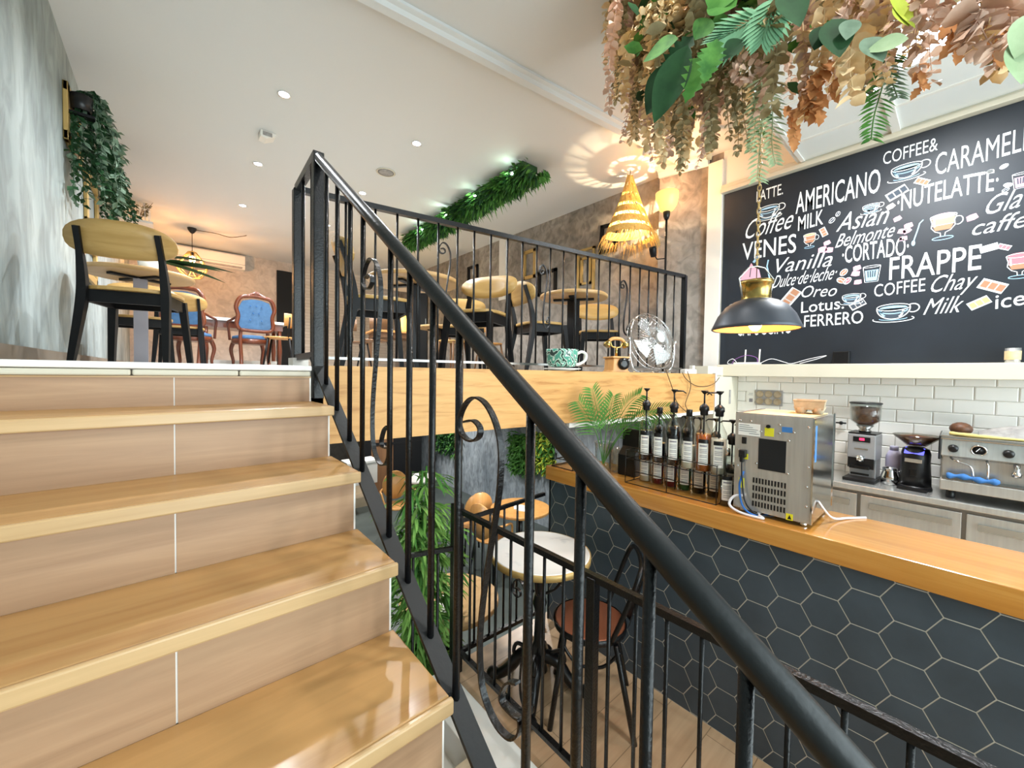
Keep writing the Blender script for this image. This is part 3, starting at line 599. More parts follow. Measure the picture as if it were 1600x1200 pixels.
hp = obj('hopper', M().lathe([(.05, .315), (.125, .385), (.128, .395), (.12, .39), (.045, .32)], 24, cap=False), 'glass_smoke', g2); obj('coffee_beans', M().lathe([(.045, .32), (.112, .38), (.0, .398)], 22), 'bean', hp)
jg = thing('milk_jug', 'steel milk jug between the two coffee grinders', 'jug', (4.12, .345, SZ))
obj('body', M().lathe([(.045, 0), (.05, .006), (.052, .06), (.040, .10), (.042, .125), (.039, .125), (.036, .10), (.047, .06), (.044, .01), (0, .01)], 20, cap=False), 'chrome', jg)
obj('handle', M().tube(smooth_path([(-.02, -.046, .11), (-.035, -.075, .10), (-.035, -.078, .05), (-.02, -.05, .03)], 5), .005, 8), 'chrome', jg)
sb = thing('squeeze_bottle', 'pale lilac squeeze bottle standing behind the milk jug', 'bottle', (4.235, .335, SZ))
obj('body', M().lathe([(.045, 0), (.048, .01), (.048, .20), (.03, .245)], 18), 'purple_bottle', sb); obj('cap', M().lathe([(.026, .245), (.026, .275), (.022, .28)], 14), 'purple_bottle', sb)
es = thing('espresso_machine', 'large stainless espresso machine with a gauge and steam wand', 'espresso machine', (3.94, .085, SZ))
W_ = 1.0
obj('body', M().span((.06, -W_, .06), (.42, 0, .36)), 'steel', es, bevel=.01)
obj('control_panel', M().prism([(0, .29), (.06, .27), (.06, .40), (.02, .40)], W_, lambda a, b, t: V((a, -t, b))), 'steel', es, bevel=.004)
obj('top_rail', M().span((0, -W_, .40), (.42, .005, .425)), 'steel_mirror', es, bevel=.005)
obj('side_panel', M().span((.0, 0, .26), (.42, .012, .42)), 'black_plastic', es, bevel=.004)
obj('drip_tray', M().span((-.04, -W_, .065), (.10, 0, .135)), 'steel', es, bevel=.006)
obj('tray_grid', M().span((-.035, -W_, .135), (.09, -.01, .142)), 'steel_dark', es)
for y in (-.05, -.5, -.95):
    for x in (.06, .36): obj('foot', M().lathe([(.02, 0), (.024, .01), (.018, .065)], 12, (x, y, 0)), 'black_plastic', es)
rotx = Matrix.Rotation(-pi / 2 - .15, 3, 'Y')
ga = obj('pressure_gauge', M().lathe([(.036, 0), (.036, .010), (.030, .012), (.029, .008), (0, .008)], 24, (.010, -.165, .345), rotx), 'chrome', es)
obj('dial', M().lathe([(.029, .0085), (0, .0088)], 24, (.010, -.165, .345), rotx), 'black_plastic', ga); obj('needle', M().box((.000, -.163, .350), (.002, .004, .034), mx=Matrix.Rotation(.6, 3, 'X')), 'chalk_white', ga)
for y in (-.055, -.285, -.385, -.52): obj('knob', M().lathe([(.022, 0), (.025, .006), (.022, .03), (.01, .034)], 16, (.008, y, .345), rotx), 'black_plastic', es)
obj('steam_wand', M().tube(smooth_path([(.03, -.045, .275), (-.02, -.07, .262), (-.025, -.13, .24), (-.02, -.145, .18), (-.02, -.15, .12)], 5), .006, 8), 'chrome', es)
obj('steam_wand', M().tube(smooth_path([(.05, -.20, .275), (.0, -.205, .26), (-.01, -.205, .20), (-.01, -.205, .155)], 5), .006, 8), 'chrome', es)
for y in (-.32, -.37, -.47): obj('group_head', M().lathe([(.020, .2), (.022, .22), (.012, .235), (.014, .275)], 14, (.02, y, 0)), 'chrome', es)
bcl = M(); bcl.tube(smooth_path([(3.905, .055, SZ + .162), (3.91, -.02, SZ + .166), (3.905, -.10, SZ + .158), (3.91, -.17, SZ + .162)], 6), [.016 + .006 * sin(i * 1.3) for i in range(19)], 9)
tag(obj('cleaning_cloth', bcl, 'blue_cloth'), 'rolled blue cloth lying on the espresso machine drip tray', 'cloth')
tw = M(); nx, ny = 14, 22
vs_ = [V((3.99 + .33 * i / nx, -.08 - .55 * j / ny, SZ + .428 + .075 * (sin(pi * i / nx) ** .6) * (sin(pi * min(1, j / ny * 1.15 + .02)) ** .7 if j / ny * 1.15 + .02 < 1 else 0) + .006 * sin(i * 1.7 + j * .9) * (0 < i < nx) + .004)) for i in range(nx + 1) for j in range(ny + 1)]
tw.add(vs_, [(i * (ny + 1) + j, (i + 1) * (ny + 1) + j, (i + 1) * (ny + 1) + j + 1, i * (ny + 1) + j + 1) for i in range(nx) for j in range(ny)], True)
tag(obj('towel', tw, 'grey_cloth'), 'crumpled grey towel on top of the espresso machine', 'towel')
tag(obj('folded_cloth', M().tube(smooth_path([(3.97, .05, SZ + .44), (3.96, -.06, SZ + .437), (3.965, -.16, SZ + .434), (3.97, -.26, SZ + .433)], 5), [.012, .013, .011, .012, .013, .012, .011, .012, .012, .011, .010, .009, .009, .008, .008, .008], 8), 'yellow_cloth'), 'pale yellow folded cloth on the front edge of the espresso machine', 'cloth')
bg = M().ball((4.06, .0, SZ + .468), (.06, .055, .045), 12, 8)
tag(obj('cocoa_bag', bg, 'bean'), 'small dark bag on the left end of the espresso machine', 'bag')
# on the drinks machine: moulded cup carrier
ec = thing('cup_carrier', 'brown moulded cardboard cup carrier on top of the drinks machine', 'cup carrier', (2.27, .47, CT + MH + .003), radians(8))
obj('tray', M().lathe([(.056, .018), (.062, .024), (.066, .055), (.070, .062), (.066, .064), (.060, .058), (.055, .026), (0, .026)], 4, (0, 0, 0), Matrix.Rotation(pi / 4, 3, 'Z') @ Matrix.Diagonal((1.25, 1.25, 1)), smooth=False, cap=False), 'card_mould', ec, bevel=.006)
for x in (-1, 1):
    for y in (-1, 1): obj('cup_pocket', M().lathe([(.014, 0), (.018, .002), (.028, .03)], 12, (x * .032, y * .032, 0)), 'card_mould', ec)
# things on the tiled wall
sp_ = thing('egg_tray', 'grey panel of six round hollows on the white tiles', 'tray', (XR - .012, 1.235, 1.50))
obj('panel', M().span((-.012, -.115, -.075), (0, .115, .075)), 'steel_dark' if False else 'grey_cloth', sp_, bevel=.003)
for i in range(3):
    for j in range(2): obj('hollow', M().lathe([(.031, .0), (.033, .004), (.030, .006), (.024, .001), (0, .0)], 16, (-.013, .074 - .074 * i, .035 - .07 * j), Matrix.Rotation(-pi / 2, 3, 'Y') @ Matrix.Diagonal((1, 1, 1))), 'card_mould', sp_)
nt_ = thing('wall_note', 'white printed note stuck on the tiles left of the egg tray', 'note', (XR - .012, 1.395, 1.50))
obj('sheet', M().span((-.002, -.035, -.07), (0, .035, .07)), 'paper', nt_); obj('print', M().span((-.003, -.02, -.05), (-.002, .012, -.015)).span((-.003, -.02, .02), (-.002, .02, .024)).span((-.003, -.02, .035), (-.002, .016, .039)), 'steel_dark' if False else 'grey_metal_paint', nt_)
nt2 = thing('wall_note', 'narrow grey picture strip on the cream pilaster', 'note', (4.19, 1.518, 1.50))
obj('sheet', M().span((-.02, -.003, -.07), (.02, 0, .07)), 'grey_cloth', nt2)
kn = thing('wall_tap', 'dark tap handle on the tiles beside the silver grinder', 'tap', (XR - .012, .68, 1.315))
obj('stem', M().tube([(0, 0, 0), (-.03, 0, 0)], .008, 8), 'iron_dark', kn); obj('handle', M().tube([(-.03, -.035, .0), (-.03, .035, 0)], .007, 8).ball((-.03, 0, 0), .016, 10, 6), 'iron_dark', kn)
# router and its leads on the ledge, beaker at the right
rt = thing('wifi_router', 'white router with two aerials on the ledge under the board', 'router', (4.30, 1.405, 1.822))
obj('body', M().span((-.06, -.11, 0), (.05, .11, .022)), 'ceramic', rt, bevel=.006)
for y in (-.095, .03): obj('aerial', M().tube([(.02, y, .015), (.02, y - .005, .15)], .007, 8), 'ceramic', rt)
cable('network_cable', 'purple cable arching over the router', [(4.32, 1.56, 1.826), (4.32, 1.52, 1.88), (4.31, 1.42, 1.915), (4.31, 1.33, 1.89), (4.31, 1.32, 1.84)], .003, 'cable_purple')
cable('network_cable', 'coiled white cable beside the router', [(4.29, 1.50, 1.845), (4.28, 1.53, 1.88), (4.28, 1.57, 1.865), (4.28, 1.58, 1.835), (4.29, 1.54, 1.828), (4.29, 1.49, 1.827)], .003, 'cable_white')
cable('network_cable', 'white cable running right from the router along the board', [(4.27, 1.29, 1.83), (4.29, 1.20, 1.875), (4.31, 1.10, 1.845), (4.31, 1.04, 1.83), (4.34, .92, 1.87), (4.37, .80, 1.90), (4.34, .86, 1.87), (4.31, .98, 1.83)], .003, 'cable_white')
bk = thing('steel_beaker', 'brown and steel beaker on the ledge at the right edge', 'beaker', (4.30, -.215, 1.822))
obj('body', M().lathe([(.032, 0), (.034, .004), (.036, .10), (.033, .10), (.03, .006), (0, .006)], 18, cap=False), 'steel', bk); obj('band', M().lathe([(.0365, .02), (.0372, .08)], 18, cap=False), 'leaf_tan', bk)
sk = thing('socket_box', 'black socket box on the ledge in front of the board', 'socket', (4.34, .69, 1.822))
obj('body', M().span((-.03, -.055, 0), (.045, .055, .11)), 'black_plastic', sk, bevel=.004); obj('cover', M().span((-.033, -.045, .01), (-.03, .045, .10)), 'black_paint', sk)

# pendant over the bar
pd = thing('pendant_lamp', 'dark grey dome pendant with a brass neck over the bar', 'pendant lamp', (2.03, .636, 1.918))
obj('shade', M().lathe([(.176, 0), (.182, .004), (.175, .018), (.155, .065), (.125, .105), (.09, .128), (.062, .138)], 40, cap=False).lathe([(.174, .004), (.168, .018), (.15, .062), (.12, .10), (.06, .13)][::-1], 40, cap=False), 'pendant_grey', pd)
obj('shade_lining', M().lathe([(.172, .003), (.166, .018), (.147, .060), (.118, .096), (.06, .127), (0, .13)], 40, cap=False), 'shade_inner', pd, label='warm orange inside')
obj('brass_neck', M().lathe([(.062, .136), (.060, .14), (.060, .205), (.069, .208), (.069, .222), (.05, .226), (.03, .232), (0, .234)], 28), 'brass', pd, label='brass neck')
obj('bulb', M().ball((0, 0, .028), (.028, .028, .034), 12, 8), 'glass_bulb', pd, label='glowing bulb')
br_ = M().tube([(-.052, .040, .03 + .12), (-.066, .050, .235), (-.030, .023, .285), (0, 0, .292), (.030, -.023, .285), (.066, -.050, .235), (.052, -.040, .03 + .12)], .0032, 6)
obj('bracket', br_, 'steel', pd)
ch = M(); z = .292
while z < 1.50:
    a = 0 if int(round((z - .292) / .026)) % 2 == 0 else pi / 2
    lk = [V((.0075 * cos(2 * pi * k / 10) * cos(a), .0075 * cos(2 * pi * k / 10) * sin(a), z + .017 + .017 * sin(2 * pi * k / 10))) for k in range(10)]
    ch.tube(lk, .0021, 5, True); z += .026
obj('chain', ch, 'gold_frame', pd); obj('cord', M().tube([(.012, .004, .23), (.014, .006, .8), (.01, 0, 1.5)], .002, 5), 'twig', pd)
lamp('POINT', 'pendant_light', (2.03, .636, 1.905), 3.5, (1, .62, .3), .03)

# ================================================================== UPPER FLOOR
# ceiling fittings
def ceil_pt(px, py): return at(px, py, 2, CE)
for (x, y), lab in zip(((.73, 3.89), (.745, 5.383), (.763, 6.882), (1.916, 3.778), (1.91, 5.30), (1.90, 6.85)),
        ('largest and nearest recessed spotlight, front of the left row', 'middle recessed spotlight of the left row on the ceiling', 'recessed spotlight nearest the caged lamp, rear of the left row', 'recessed spotlight of the right row, in front of the round speaker grille', 'recessed spotlight seen just above the long railing behind the handrail', 'rearmost recessed spotlight of the right row seen between the balusters')):
    t = thing('ceiling_spotlight', lab, 'spotlight', (x, y, CE), 0, 'recessed ceiling spotlights')
    obj('ring', M().lathe([(.045, -.001), (.052, -.006), (.040, -.004), (.038, .0)], 24, cap=False), 'white_paint', t)
    obj('diffuser', M().lathe([(.039, -.002), (0, -.003)], 24), 'led', t)
    lamp('SPOT', 'spot_light', (x, y, CE - .02), 110, (.92, .96, 1), .04, spot=150)
for (x, y), lab in zip(((1.25, 1.15), (1.25, -.35), (.1, .2)), ('added unseen spotlight above the marble table', 'added unseen spotlight above the front of the bar', 'added unseen spotlight above the stairs')):  # fittings made up for the added brightening spots, out of view
    t = thing('ceiling_spotlight', lab, 'spotlight', (x, y, CE), 0, 'recessed ceiling spotlights'); obj('ring', M().lathe([(.045, -.001), (.052, -.006), (.040, -.004), (.038, .0)], 24, cap=False), 'white_paint', t); obj('diffuser', M().lathe([(.039, -.002), (0, -.003)], 24), 'led', t)
gr = thing('speaker_grille', 'round cream speaker grille in the ceiling', 'speaker', (1.918, 4.56, CE))
obj('ring', M().lathe([(.105, 0), (.11, -.006), (.098, -.012), (.092, -.006)], 32, cap=False), 'cream_paint', gr); obj('grille', M().lathe([(.093, -.006), (.06, -.012), (0, -.014)], 32), 'grey_cloth', gr)
em = thing('emergency_light', 'small white wedge shaped emergency light on the ceiling', 'emergency light', (.726, 4.653, CE))
obj('housing', M().prism([(-.07, 0), (.07, 0), (.06, -.03), (-.02, -.075), (-.07, -.06)], .13, lambda a, b, t: V((a, t - .065, b))), 'white_paint', em, bevel=.006); obj('lens', M().span((-.05, -.071, -.05), (.03, -.064, -.012)), 'grey_cloth', em)
for px, py, lab in ((1012, 246, 'white bullet camera under the ceiling near the rendered pier, left one'), (1100, 225, 'white bullet camera under the ceiling above the white column, right one')):
    p = ceil_pt(px, py - 18); t = thing('security_camera', lab, 'security camera', (p.x, p.y, CE), 0, 'bullet cameras')
    obj('base', M().lathe([(.035, 0), (.035, -.02), (.015, -.03), (.012, -.05)], 16), 'white_paint', t)
    obj('body', M().tube([(-.02, .04, -.055), (.05, -.09, -.085)], .030, 16), 'ceramic', t); obj('lens', M().tube([(.05, -.09, -.085), (.053, -.096, -.0865)], .020, 14), 'black_plastic', t)

# chairs
def chair(name, label, loc, rz, group='light wood chairs with black legs'):
    t = thing(name, label, 'chair', loc, rz, group)
    def sup(a, b, n=28, p=2.7): return [(a * math.copysign(abs(cos(2 * pi * k / n)) ** (2 / p), cos(2 * pi * k / n)), b * math.copysign(abs(sin(2 * pi * k / n)) ** (2 / p), sin(2 * pi * k / n))) for k in range(n)]
    obj('seat', M().prism(sup(.215, .205), .022, lambda a, b, z: V((a, b, .430 + z))), 'chair_wood', t, bevel=.005)
    obj('seat_frame', M().span((-.175, -.165, .36), (.175, -.14, .43)).span((-.175, .14, .36), (.175, .165, .43)).span((-.185, -.165, .36), (-.16, .165, .43)).span((.16, -.165, .36), (.185, .165, .43)), 'black_paint', t)
    for s in (-1, 1):
        obj('leg', M().tube([(s * .175, .155, .43), (s * .205, .205, 0)], [.021, .015], sec=SQ, up=(1, 0, 0)), 'black_paint', t)
        obj('leg', M().tube(smooth_path([(s * .205, -.245, 0), (s * .188, -.185, .30), (s * .183, -.170, .43), (s * .178, -.20, .60), (s * .172, -.255, .755)], 4), [.013 + .008 * sin(pi * min(1, i / 13)) for i in range(17)], sec=SQ, up=(1, 0, 0)), 'black_paint', t)
    bk = M(); n = 26; vs = []
    for k in range(n):
        a = .25 * math.copysign(abs(cos(2 * pi * k / n)) ** .8, cos(2 * pi * k / n)); b = .098 * math.copysign(abs(sin(2 * pi * k / n)) ** .8, sin(2 * pi * k / n))
        vs.append((a, b))
    for off in (0, .014):
        for r in (1, .5):
            for a, b in vs: bk.v.append((a * r, -.205 - .05 * (1 - (a * r / .235) ** 2) * 1.0 + off - .33 * b * r, .705 + b * r))
        bk.v.append((0, -.255 + off, .705))
    for o, fl in ((0, False), (2 * n + 1, True)):
        for k in range(n):
            j = (k + 1) % n
            for f_ in ((o + k, o + j, o + n + j, o + n + k), (o + n + k, o + n + j, o + 2 * n)): bk.f.append(list(f_ if not fl else f_[::-1])); bk.s.append(True)
    for k in range(n): j = (k + 1) % n; bk.f.append([j, k, 2 * n + 1 + k, 2 * n + 1 + j]); bk.s.append(False)
    obj('backrest', bk, 'chair_wood', t)
    return t
def face(dx, dy): return atan2(-dx, dy)      # local +Y is the way the chair faces
c0 = chair('dining_chair', 'nearest light wood chair with black legs, back turned, above the stairs on the left', (-.165, 3.385, U), face(.27, .96))
CH = [((-.22, 5.02), (.05, -1), 'light wood chair on the far side of the left round table'), ((.06, 5.80), (.1, 1), 'light wood chair with its back post showing beside the blue velvet chairs'),
      ((1.03, 2.56), (.93, -.2), 'light wood chair just behind the scroll of the stair railing, seen side on'), ((1.80, 2.50), (-.86, -.45), 'light wood chair in the middle behind the long railing, backrest lit from the left'),
      ((2.60, 2.62), (.94, -.25), 'light wood chair facing the round table, left of it behind the railing'), ((3.50, 2.62), (-.70, -.70), 'light wood chair right of the round table behind the fan'),
      ((2.28, 3.42), (-.5, -.85), 'light wood chair half hidden behind the middle chair of the railing')]
for (x, y), (fx, fy), lab in CH: dup(c0, (x, y, U), face(fx, fy), lab)
# round tables
def round_table(label, loc, r, post='black_paint', top='table_wood'):
    t = thing('round_table', label, 'table', loc, 0, 'round tables on the upper floor')
    obj('tabletop', M().lathe([(r - .01, .715), (r, .72), (r, .742), (r - .006, .748)], 40), top, t)
    obj('pedestal', M().tube([(0, 0, .02), (0, 0, .70)], .042, sec=SQ, up=(1, 0, 0)), post, t); obj('base_plate', M().lathe([(.22, 0), (.22, .012), (.05, .022)], 28), 'black_paint', t)
    obj('spider', M().box((0, 0, .706), (r * 1.2, .05, .016), .6).box((0, 0, .706), (.05, r * 1.2, .016), .6), 'black_paint', t)
    return t
round_table('round wood table with a pale grey post against the left wall', (-.20, 4.38, U), .345, 'grey_metal_paint')
round_table('round wood table with a square black post behind the long railing', (2.94, 2.50, U), .325)
round_table('round wood table above the thick handrail, behind the side-on chair', (1.515, 3.02, U), .37)
p = atd(690, 520, 6.6); round_table('small far round table among the yellow chairs', (p.x, p.y, U), .42)
# a leafy plant on the left table
pt = thing('potted_plant', 'plant with broad dark leaves on the left round table', 'plant', (-.14, 4.46, U + .748))
obj('pot', M().lathe([(.06, 0), (.07, .01), (.085, .12), (.075, .12), (.06, .02), (0, .02)], 18, cap=False), 'ceramic', pt)
for k, (dx, dy, dz, L_) in enumerate(((1, .15, .10, .50), (.95, -.1, .02, .58), (.9, .5, .25, .45), (.3, .9, .3, .4), (.85, .1, -.12, .52), (-.5, .5, .5, .25))): obj('leaf', M().leaf((0, 0, .12 + .02 * (k % 3)), (dx, dy, dz), (0, 0, 1), L_, .12, 7, .06), 'leaf_dark', pt)
# blue velvet chairs with carved frames
def velvet(label, loc, rz):
    t = thing('velvet_chair', label, 'chair', loc, rz, 'carved chairs with blue velvet')
    sh = [(-.17, .54), (-.205, .62), (-.19, .74), (-.215, .86), (-.17, .97), (-.07, 1.0), (0, 1.005), (.07, 1.0), (.17, .97), (.215, .86), (.19, .74), (.205, .62), (.17, .54), (0, .53)]
    path = smooth_path([(a * 1.12, -.23 - .12 * (b - .5), .02 + b * 1.0 + (.02 if b > .9 else 0)) for a, b in sh] + [(sh[0][0] * 1.12, -.23 - .12 * .04, .56)], 4)
    obj('back_frame', M().tube(path, .028, 8), 'red_wood', t, label='carved reddish wood frame')
    obj('crest', M().tube(smooth_path([(-.15, -.29, 1.02), (-.08, -.295, 1.055), (0, -.295, 1.09), (.08, -.295, 1.055), (.15, -.29, 1.02)], 4), .020, 8).ball((0, -.295, 1.075), (.05, .022, .045), 12, 8), 'red_wood', t)
    up = M(); up.add([(a * .98, -.238 - .12 * (b - .5), .01 + b * .985) for a, b in sh] + [(0, -.275, .76)], [(k, (k + 1) % 14, 14) for k in range(14)], True)
    up.add([(a * .98, -.205 - .12 * (b - .5), .01 + b * .985) for a, b in sh] + [(0, -.215, .76)], [((k + 1) % 14, k, 14) for k in range(14)], True)
    u_ = obj('upholstery', up, 'blue_fabric', t); bt = M()
    for a, b in ((-.08, .90), (0, .90), (.08, .90), (-.04, .80), (.04, .80), (-.08, .70), (.08, .70)): bt.ball((a * .9, -.27 - .1 * (b - .5), b), (.010, .008, .010), 8, 5)
    obj('buttons', bt, 'blue_cloth', u_)
    obj('seat', M().lathe([(.20, .42), (.235, .44), (.23, .475), (.15, .495), (0, .50)], 26), 'blue_fabric', t)
    obj('seat_rail', M().lathe([(.21, .36), (.24, .375), (.242, .43), (.21, .44)], 26), 'red_wood', t)
    for s in (-1, 1):
        obj('leg', M().tube(smooth_path([(s * .17, -.20, .56), (s * .175, -.20, .40), (s * .17, -.23, .15), (s * .18, -.29, 0)], 4), .024, 8), 'red_wood', t)
        obj('leg', M().tube(smooth_path([(s * .18, .17, .40), (s * .21, .20, .28), (s * .185, .18, .10), (s * .20, .21, 0)], 4), [.032 - .0015 * i for i in range(13)], 8), 'red_wood', t)
        obj('armrest', M().tube(smooth_path([(s * .22, -.25, .74), (s * .26, -.08, .70), (s * .27, .08, .68), (s * .255, .10, .56), (s * .24, .12, .42)], 4), .017, 8), 'red_wood', t)
    return t
p = atd(392, 560, 5.9); q = atd(298, 560, 5.4)
velvet('blue velvet carved chair nearest the black door, back turned', (p.x, p.y, U), face(-.1, 1)); velvet('blue velvet carved chair half hidden behind the light wood chairs on the left', (q.x, q.y, U), face(.35, .95))
wt_ = thing('white_table', 'white topped table with a reddish wood frame behind the blue chairs', 'table', (.84, 7.66, U))
obj('tabletop', M().span((-.58, -.33, .72), (.58, .33, .765)), 'ceramic', wt_, bevel=.004); obj('apron', M().span((-.52, -.29, .62), (.52, .29, .72)), 'red_wood', wt_)
for x in (-.48, .48):
    for y in (-.26, .26): obj('leg', M().tube([(x, y, .64), (x, y, .5), (x, y, .3), (x, y, 0)], [.03, .022, .035, .02], 10), 'red_wood', wt_)
obj('stretcher', M().span((-.48, -.04, .06), (.48, .04, .13)), 'white_paint', wt_)
# small chairs far back
def bent(name, label, loc, rz, wood_, leg_, group):
    t = thing(name, label, 'chair', loc, rz, group)
    obj('seat', M().lathe([(.19, .44), (.205, .45), (.20, .465)], 24), wood_, t)
    bm_ = M(); A = [pi + pi * (.12 + .76 * k / 10) for k in range(11)]
    bm_.add([(r * cos(a), r * sin(a), z) for r, z in ((.205, .62), (.215, .80), (.20, .80), (.19, .62)) for a in A], [(i * 11 + k, i * 11 + k + 1, ((i + 1) % 4) * 11 + k + 1, ((i + 1) % 4) * 11 + k) for i in range(4) for k in range(10)], True)
    obj('backrest', bm_, wood_, t)
    for x in (-1, 1):
        for y in (-1, 1): obj('leg', M().tube([(x * .13, y * .13, .45), (x * .18, y * .19, 0)], [.016, .012], 8), leg_, t)
        obj('back_post', M().tube([(x * .15, -.12, .45), (x * .155, -.145, .75)], .012, 8), leg_, t)
    return t
p = atd(438, 565, 5.75); bent('side_chair', 'small orange backed chair with black legs beside the black door', (p.x, p.y, U), face(-.9, .3), 'orange_wood', 'black_paint', 'small side chairs')
p = atd(706, 560, 5.9); bent('side_chair', 'yellow wood side chair far behind the railing scroll', (p.x, p.y, U), face(-.9, -.3), 'chair_wood', 'dark_wood', 'small side chairs')
p = atd(765, 560, 6.3); bent('side_chair', 'orange wood side chair far back under the middle table edge', (p.x, p.y, U), face(.9, -.2), 'orange_wood', 'dark_wood', 'small side chairs')
p = atd(556, 560, 6.4); bent('side_chair', 'black legged side chair far back, left of the long dining table', (p.x, p.y, U), face(.95, .1), 'dark_wood', 'black_paint', 'small side chairs')
p = atd(586, 560, 6.0); bent('side_chair', 'black legged side chair far back close to the dining table end', (p.x, p.y, U), face(-.4, .9), 'dark_wood', 'black_paint', 'small side chairs')
p = atd(618, 520, 7.6)
dt = thing('dining_table', 'rectangular brown table far back under the glowing lamp', 'table', (p.x, p.y, U), radians(-10))
obj('tabletop', M().span((-.5, -.35, .71), (.5, .35, .75)), 'orange_wood', dt, bevel=.005); obj('apron', M().span((-.44, -.30, .62), (.44, .30, .71)), 'dark_wood', dt)
for x in (-.42, .42):
    for y in (-.28, .28): obj('leg', M().tube([(x, y, .65), (x, y, 0)], .03, sec=SQ, up=(1, 0, 0)), 'dark_wood', dt)
gl = thing('paper_lamp', 'glowing yellow paper lamp on the far brown table', 'lamp', (p.x + .12, p.y, U + .752))
obj('shade', M().lathe([(.10, .02), (.115, .05), (.115, .50), (.10, .53)], 20), 'paper_glow', gl, label='yellow glowing shade'); obj('base', M().lathe([(.08, 0), (.08, .02)], 16), 'dark_wood', gl)
lamp('POINT', 'paper_lamp_light', (p.x - .1, p.y - .35, U + 1.0), 12, (1, .75, .35), .12)
p = atd(661, 560, 7.5)
cb = thing('tall_cabinet', 'tall narrow black cabinet far back behind the balusters', 'cabinet', (p.x, p.y, U), radians(-35))
obj('body', M().span((-.08, -.08, 0), (.08, .08, 1.62)), 'black_paint', cb, bevel=.004); obj('handle', M().span((.05, -.095, .8), (.06, -.08, 1.0)), 'steel', cb)
# air conditioner and caged lamp
ac = thing('air_conditioner', 'white wall air conditioner high on the back wall', 'air conditioner', (.58, YB, 3.73))
obj('housing', M().prism([(0, 0), (-.20, 0), (-.23, .05), (-.22, .26), (-.18, .29), (0, .29)], 1.06, lambda a, b, t: V((t - .53, a, b))), 'ceramic', ac, bevel=.008)
obj('louvre', M().span((-.48, -.235, .01), (.48, -.215, .045)), 'grey_cloth', ac); obj('seam', M().span((-.53, -.232, .085), (.53, -.222, .092)), 'grey_metal_paint', ac)
cl = thing('caged_lamp', 'black and gold wire caged pendant lamp glowing orange', 'pendant lamp', (.244, 8.58, CE))
obj('canopy', M().lathe([(.065, 0), (.06, -.03), (.03, -.075), (.012, -.09)], 20), 'black_plastic', cl); obj('cord', M().tube([(0, 0, -.08), (0, 0, -.40)], .005, 6), 'black_plastic', cl)
obj('socket', M().lathe([(.018, -.46), (.022, -.43), (.012, -.38)], 12), 'black_plastic', cl)
cg = M(); top, mid, bot = -.40, -.66, -.82
Pt = [V((.055 * cos(2 * pi * k / 6), .055 * sin(2 * pi * k / 6), top)) for k in range(6)]; Pm = [V((.24 * cos(2 * pi * (k + .5) / 6), .24 * sin(2 * pi * (k + .5) / 6), mid)) for k in range(6)]; Pb = [V((.12 * cos(2 * pi * k / 6), .12 * sin(2 * pi * k / 6), bot)) for k in range(6)]
for k in range(6):
    j = (k + 1) % 6
    for a, b in ((Pt[k], Pm[k]), (Pt[j], Pm[k]), (Pm[k], Pm[j]), (Pm[k], Pb[k]), (Pm[k], Pb[j]), (Pb[k], Pb[j]), (Pt[k], Pt[j])): cg.tube([a, b], .006, 6)
obj('cage', cg, 'gold_wire', cl); obj('bulb', M().ball((0, 0, -.52), (.045, .045, .06), 12, 8), 'glass_bulb', cl, label='glowing bulb')
lamp('POINT', 'caged_lamp_light', (.244, 8.58, CE - .60), 38, (1, .46, .16), .03)
cable('lamp_cord', 'thin black cord looping along the ceiling from the caged lamp', [(.30, 8.58, CE - .02), (.55, 8.5, CE - .03), (.75, 8.42, CE - .07), (.92, 8.35, CE - .03), (.98, 8.32, CE - .01)], .006, 'twig')
# straw cone pendant: a spiral of straw with open rows
p = at(985, 265, 2, CE); sx, sy = p.x, p.y
sw_ = thing('straw_pendant', 'pointed woven straw pendant lamp in front of the rendered wall', 'pendant lamp', (sx, sy, CE))
SH, SR, NT = .74, .295, 6.0
def cone(t): return .030 + (SR - .03) * t ** 1.25
band = M(); vs = []; n = 330
for i in range(n + 1):
    t = i / n; a = 2 * pi * NT * t
    for dz in (0, 1):
        tt = min(1, max(0, t + (dz - .5) * (.113 + .0 * t))); r = cone(tt)
        vs.append((r * cos(a), r * sin(a), -.05 - .10 * 0 - SH * tt))
band.add(vs, [(2 * i, 2 * i + 1, 2 * i + 3, 2 * i + 2) for i in range(n)], True)
obj('woven_band', band, 'straw', sw_)
lt = M(); rnd = random.Random(3)
for k in range(220):
    a = 2 * pi * k / 220; t0 = rnd.uniform(0, .85); t1 = min(1, t0 + rnd.uniform(.1, .25)); da = rnd.uniform(.15, .4)
    lt.tube([V((cone(t0) * cos(a), cone(t0) * sin(a), -.05 - SH * t0)) * 1.0, V((cone(t1) * cos(a + da), cone(t1) * sin(a + da), -.05 - SH * t1))], .0036, 4)
obj('straw_lattice', lt, 'straw', sw_)
fr_ = M()
for k in range(190):
    a = rnd.uniform(0, 2 * pi); r = SR * rnd.uniform(.9, 1.02); L_ = rnd.uniform(.05, .17); o = rnd.uniform(-.25, .35)
    b0_ = V((r * cos(a), r * sin(a), -.05 - SH * rnd.uniform(.93, 1))); fr_.tube([b0_, b0_ + V((cos(a + o) * L_ * .25, sin(a + o) * L_ * .25, -L_ * .5)), b0_ + V((cos(a + 2 * o) * L_ * .45, sin(a + 2 * o) * L_ * .45, -L_))], [.0028, .0022, .0012], 4)
obj('fringe', fr_, 'straw', sw_)
obj('cord', M().tube([(0, 0, 0), (0, 0, -.56)], .005, 6), 'twig', sw_); obj('bulb', M().ball((.03, -.02, -.60), (.035, .035, .045), 12, 8), 'glass_bulb', sw_)
lamp('POINT', 'straw_pendant_light', (sx + .03, sy - .02, CE - .55), 26, (1, .74, .45), .008)
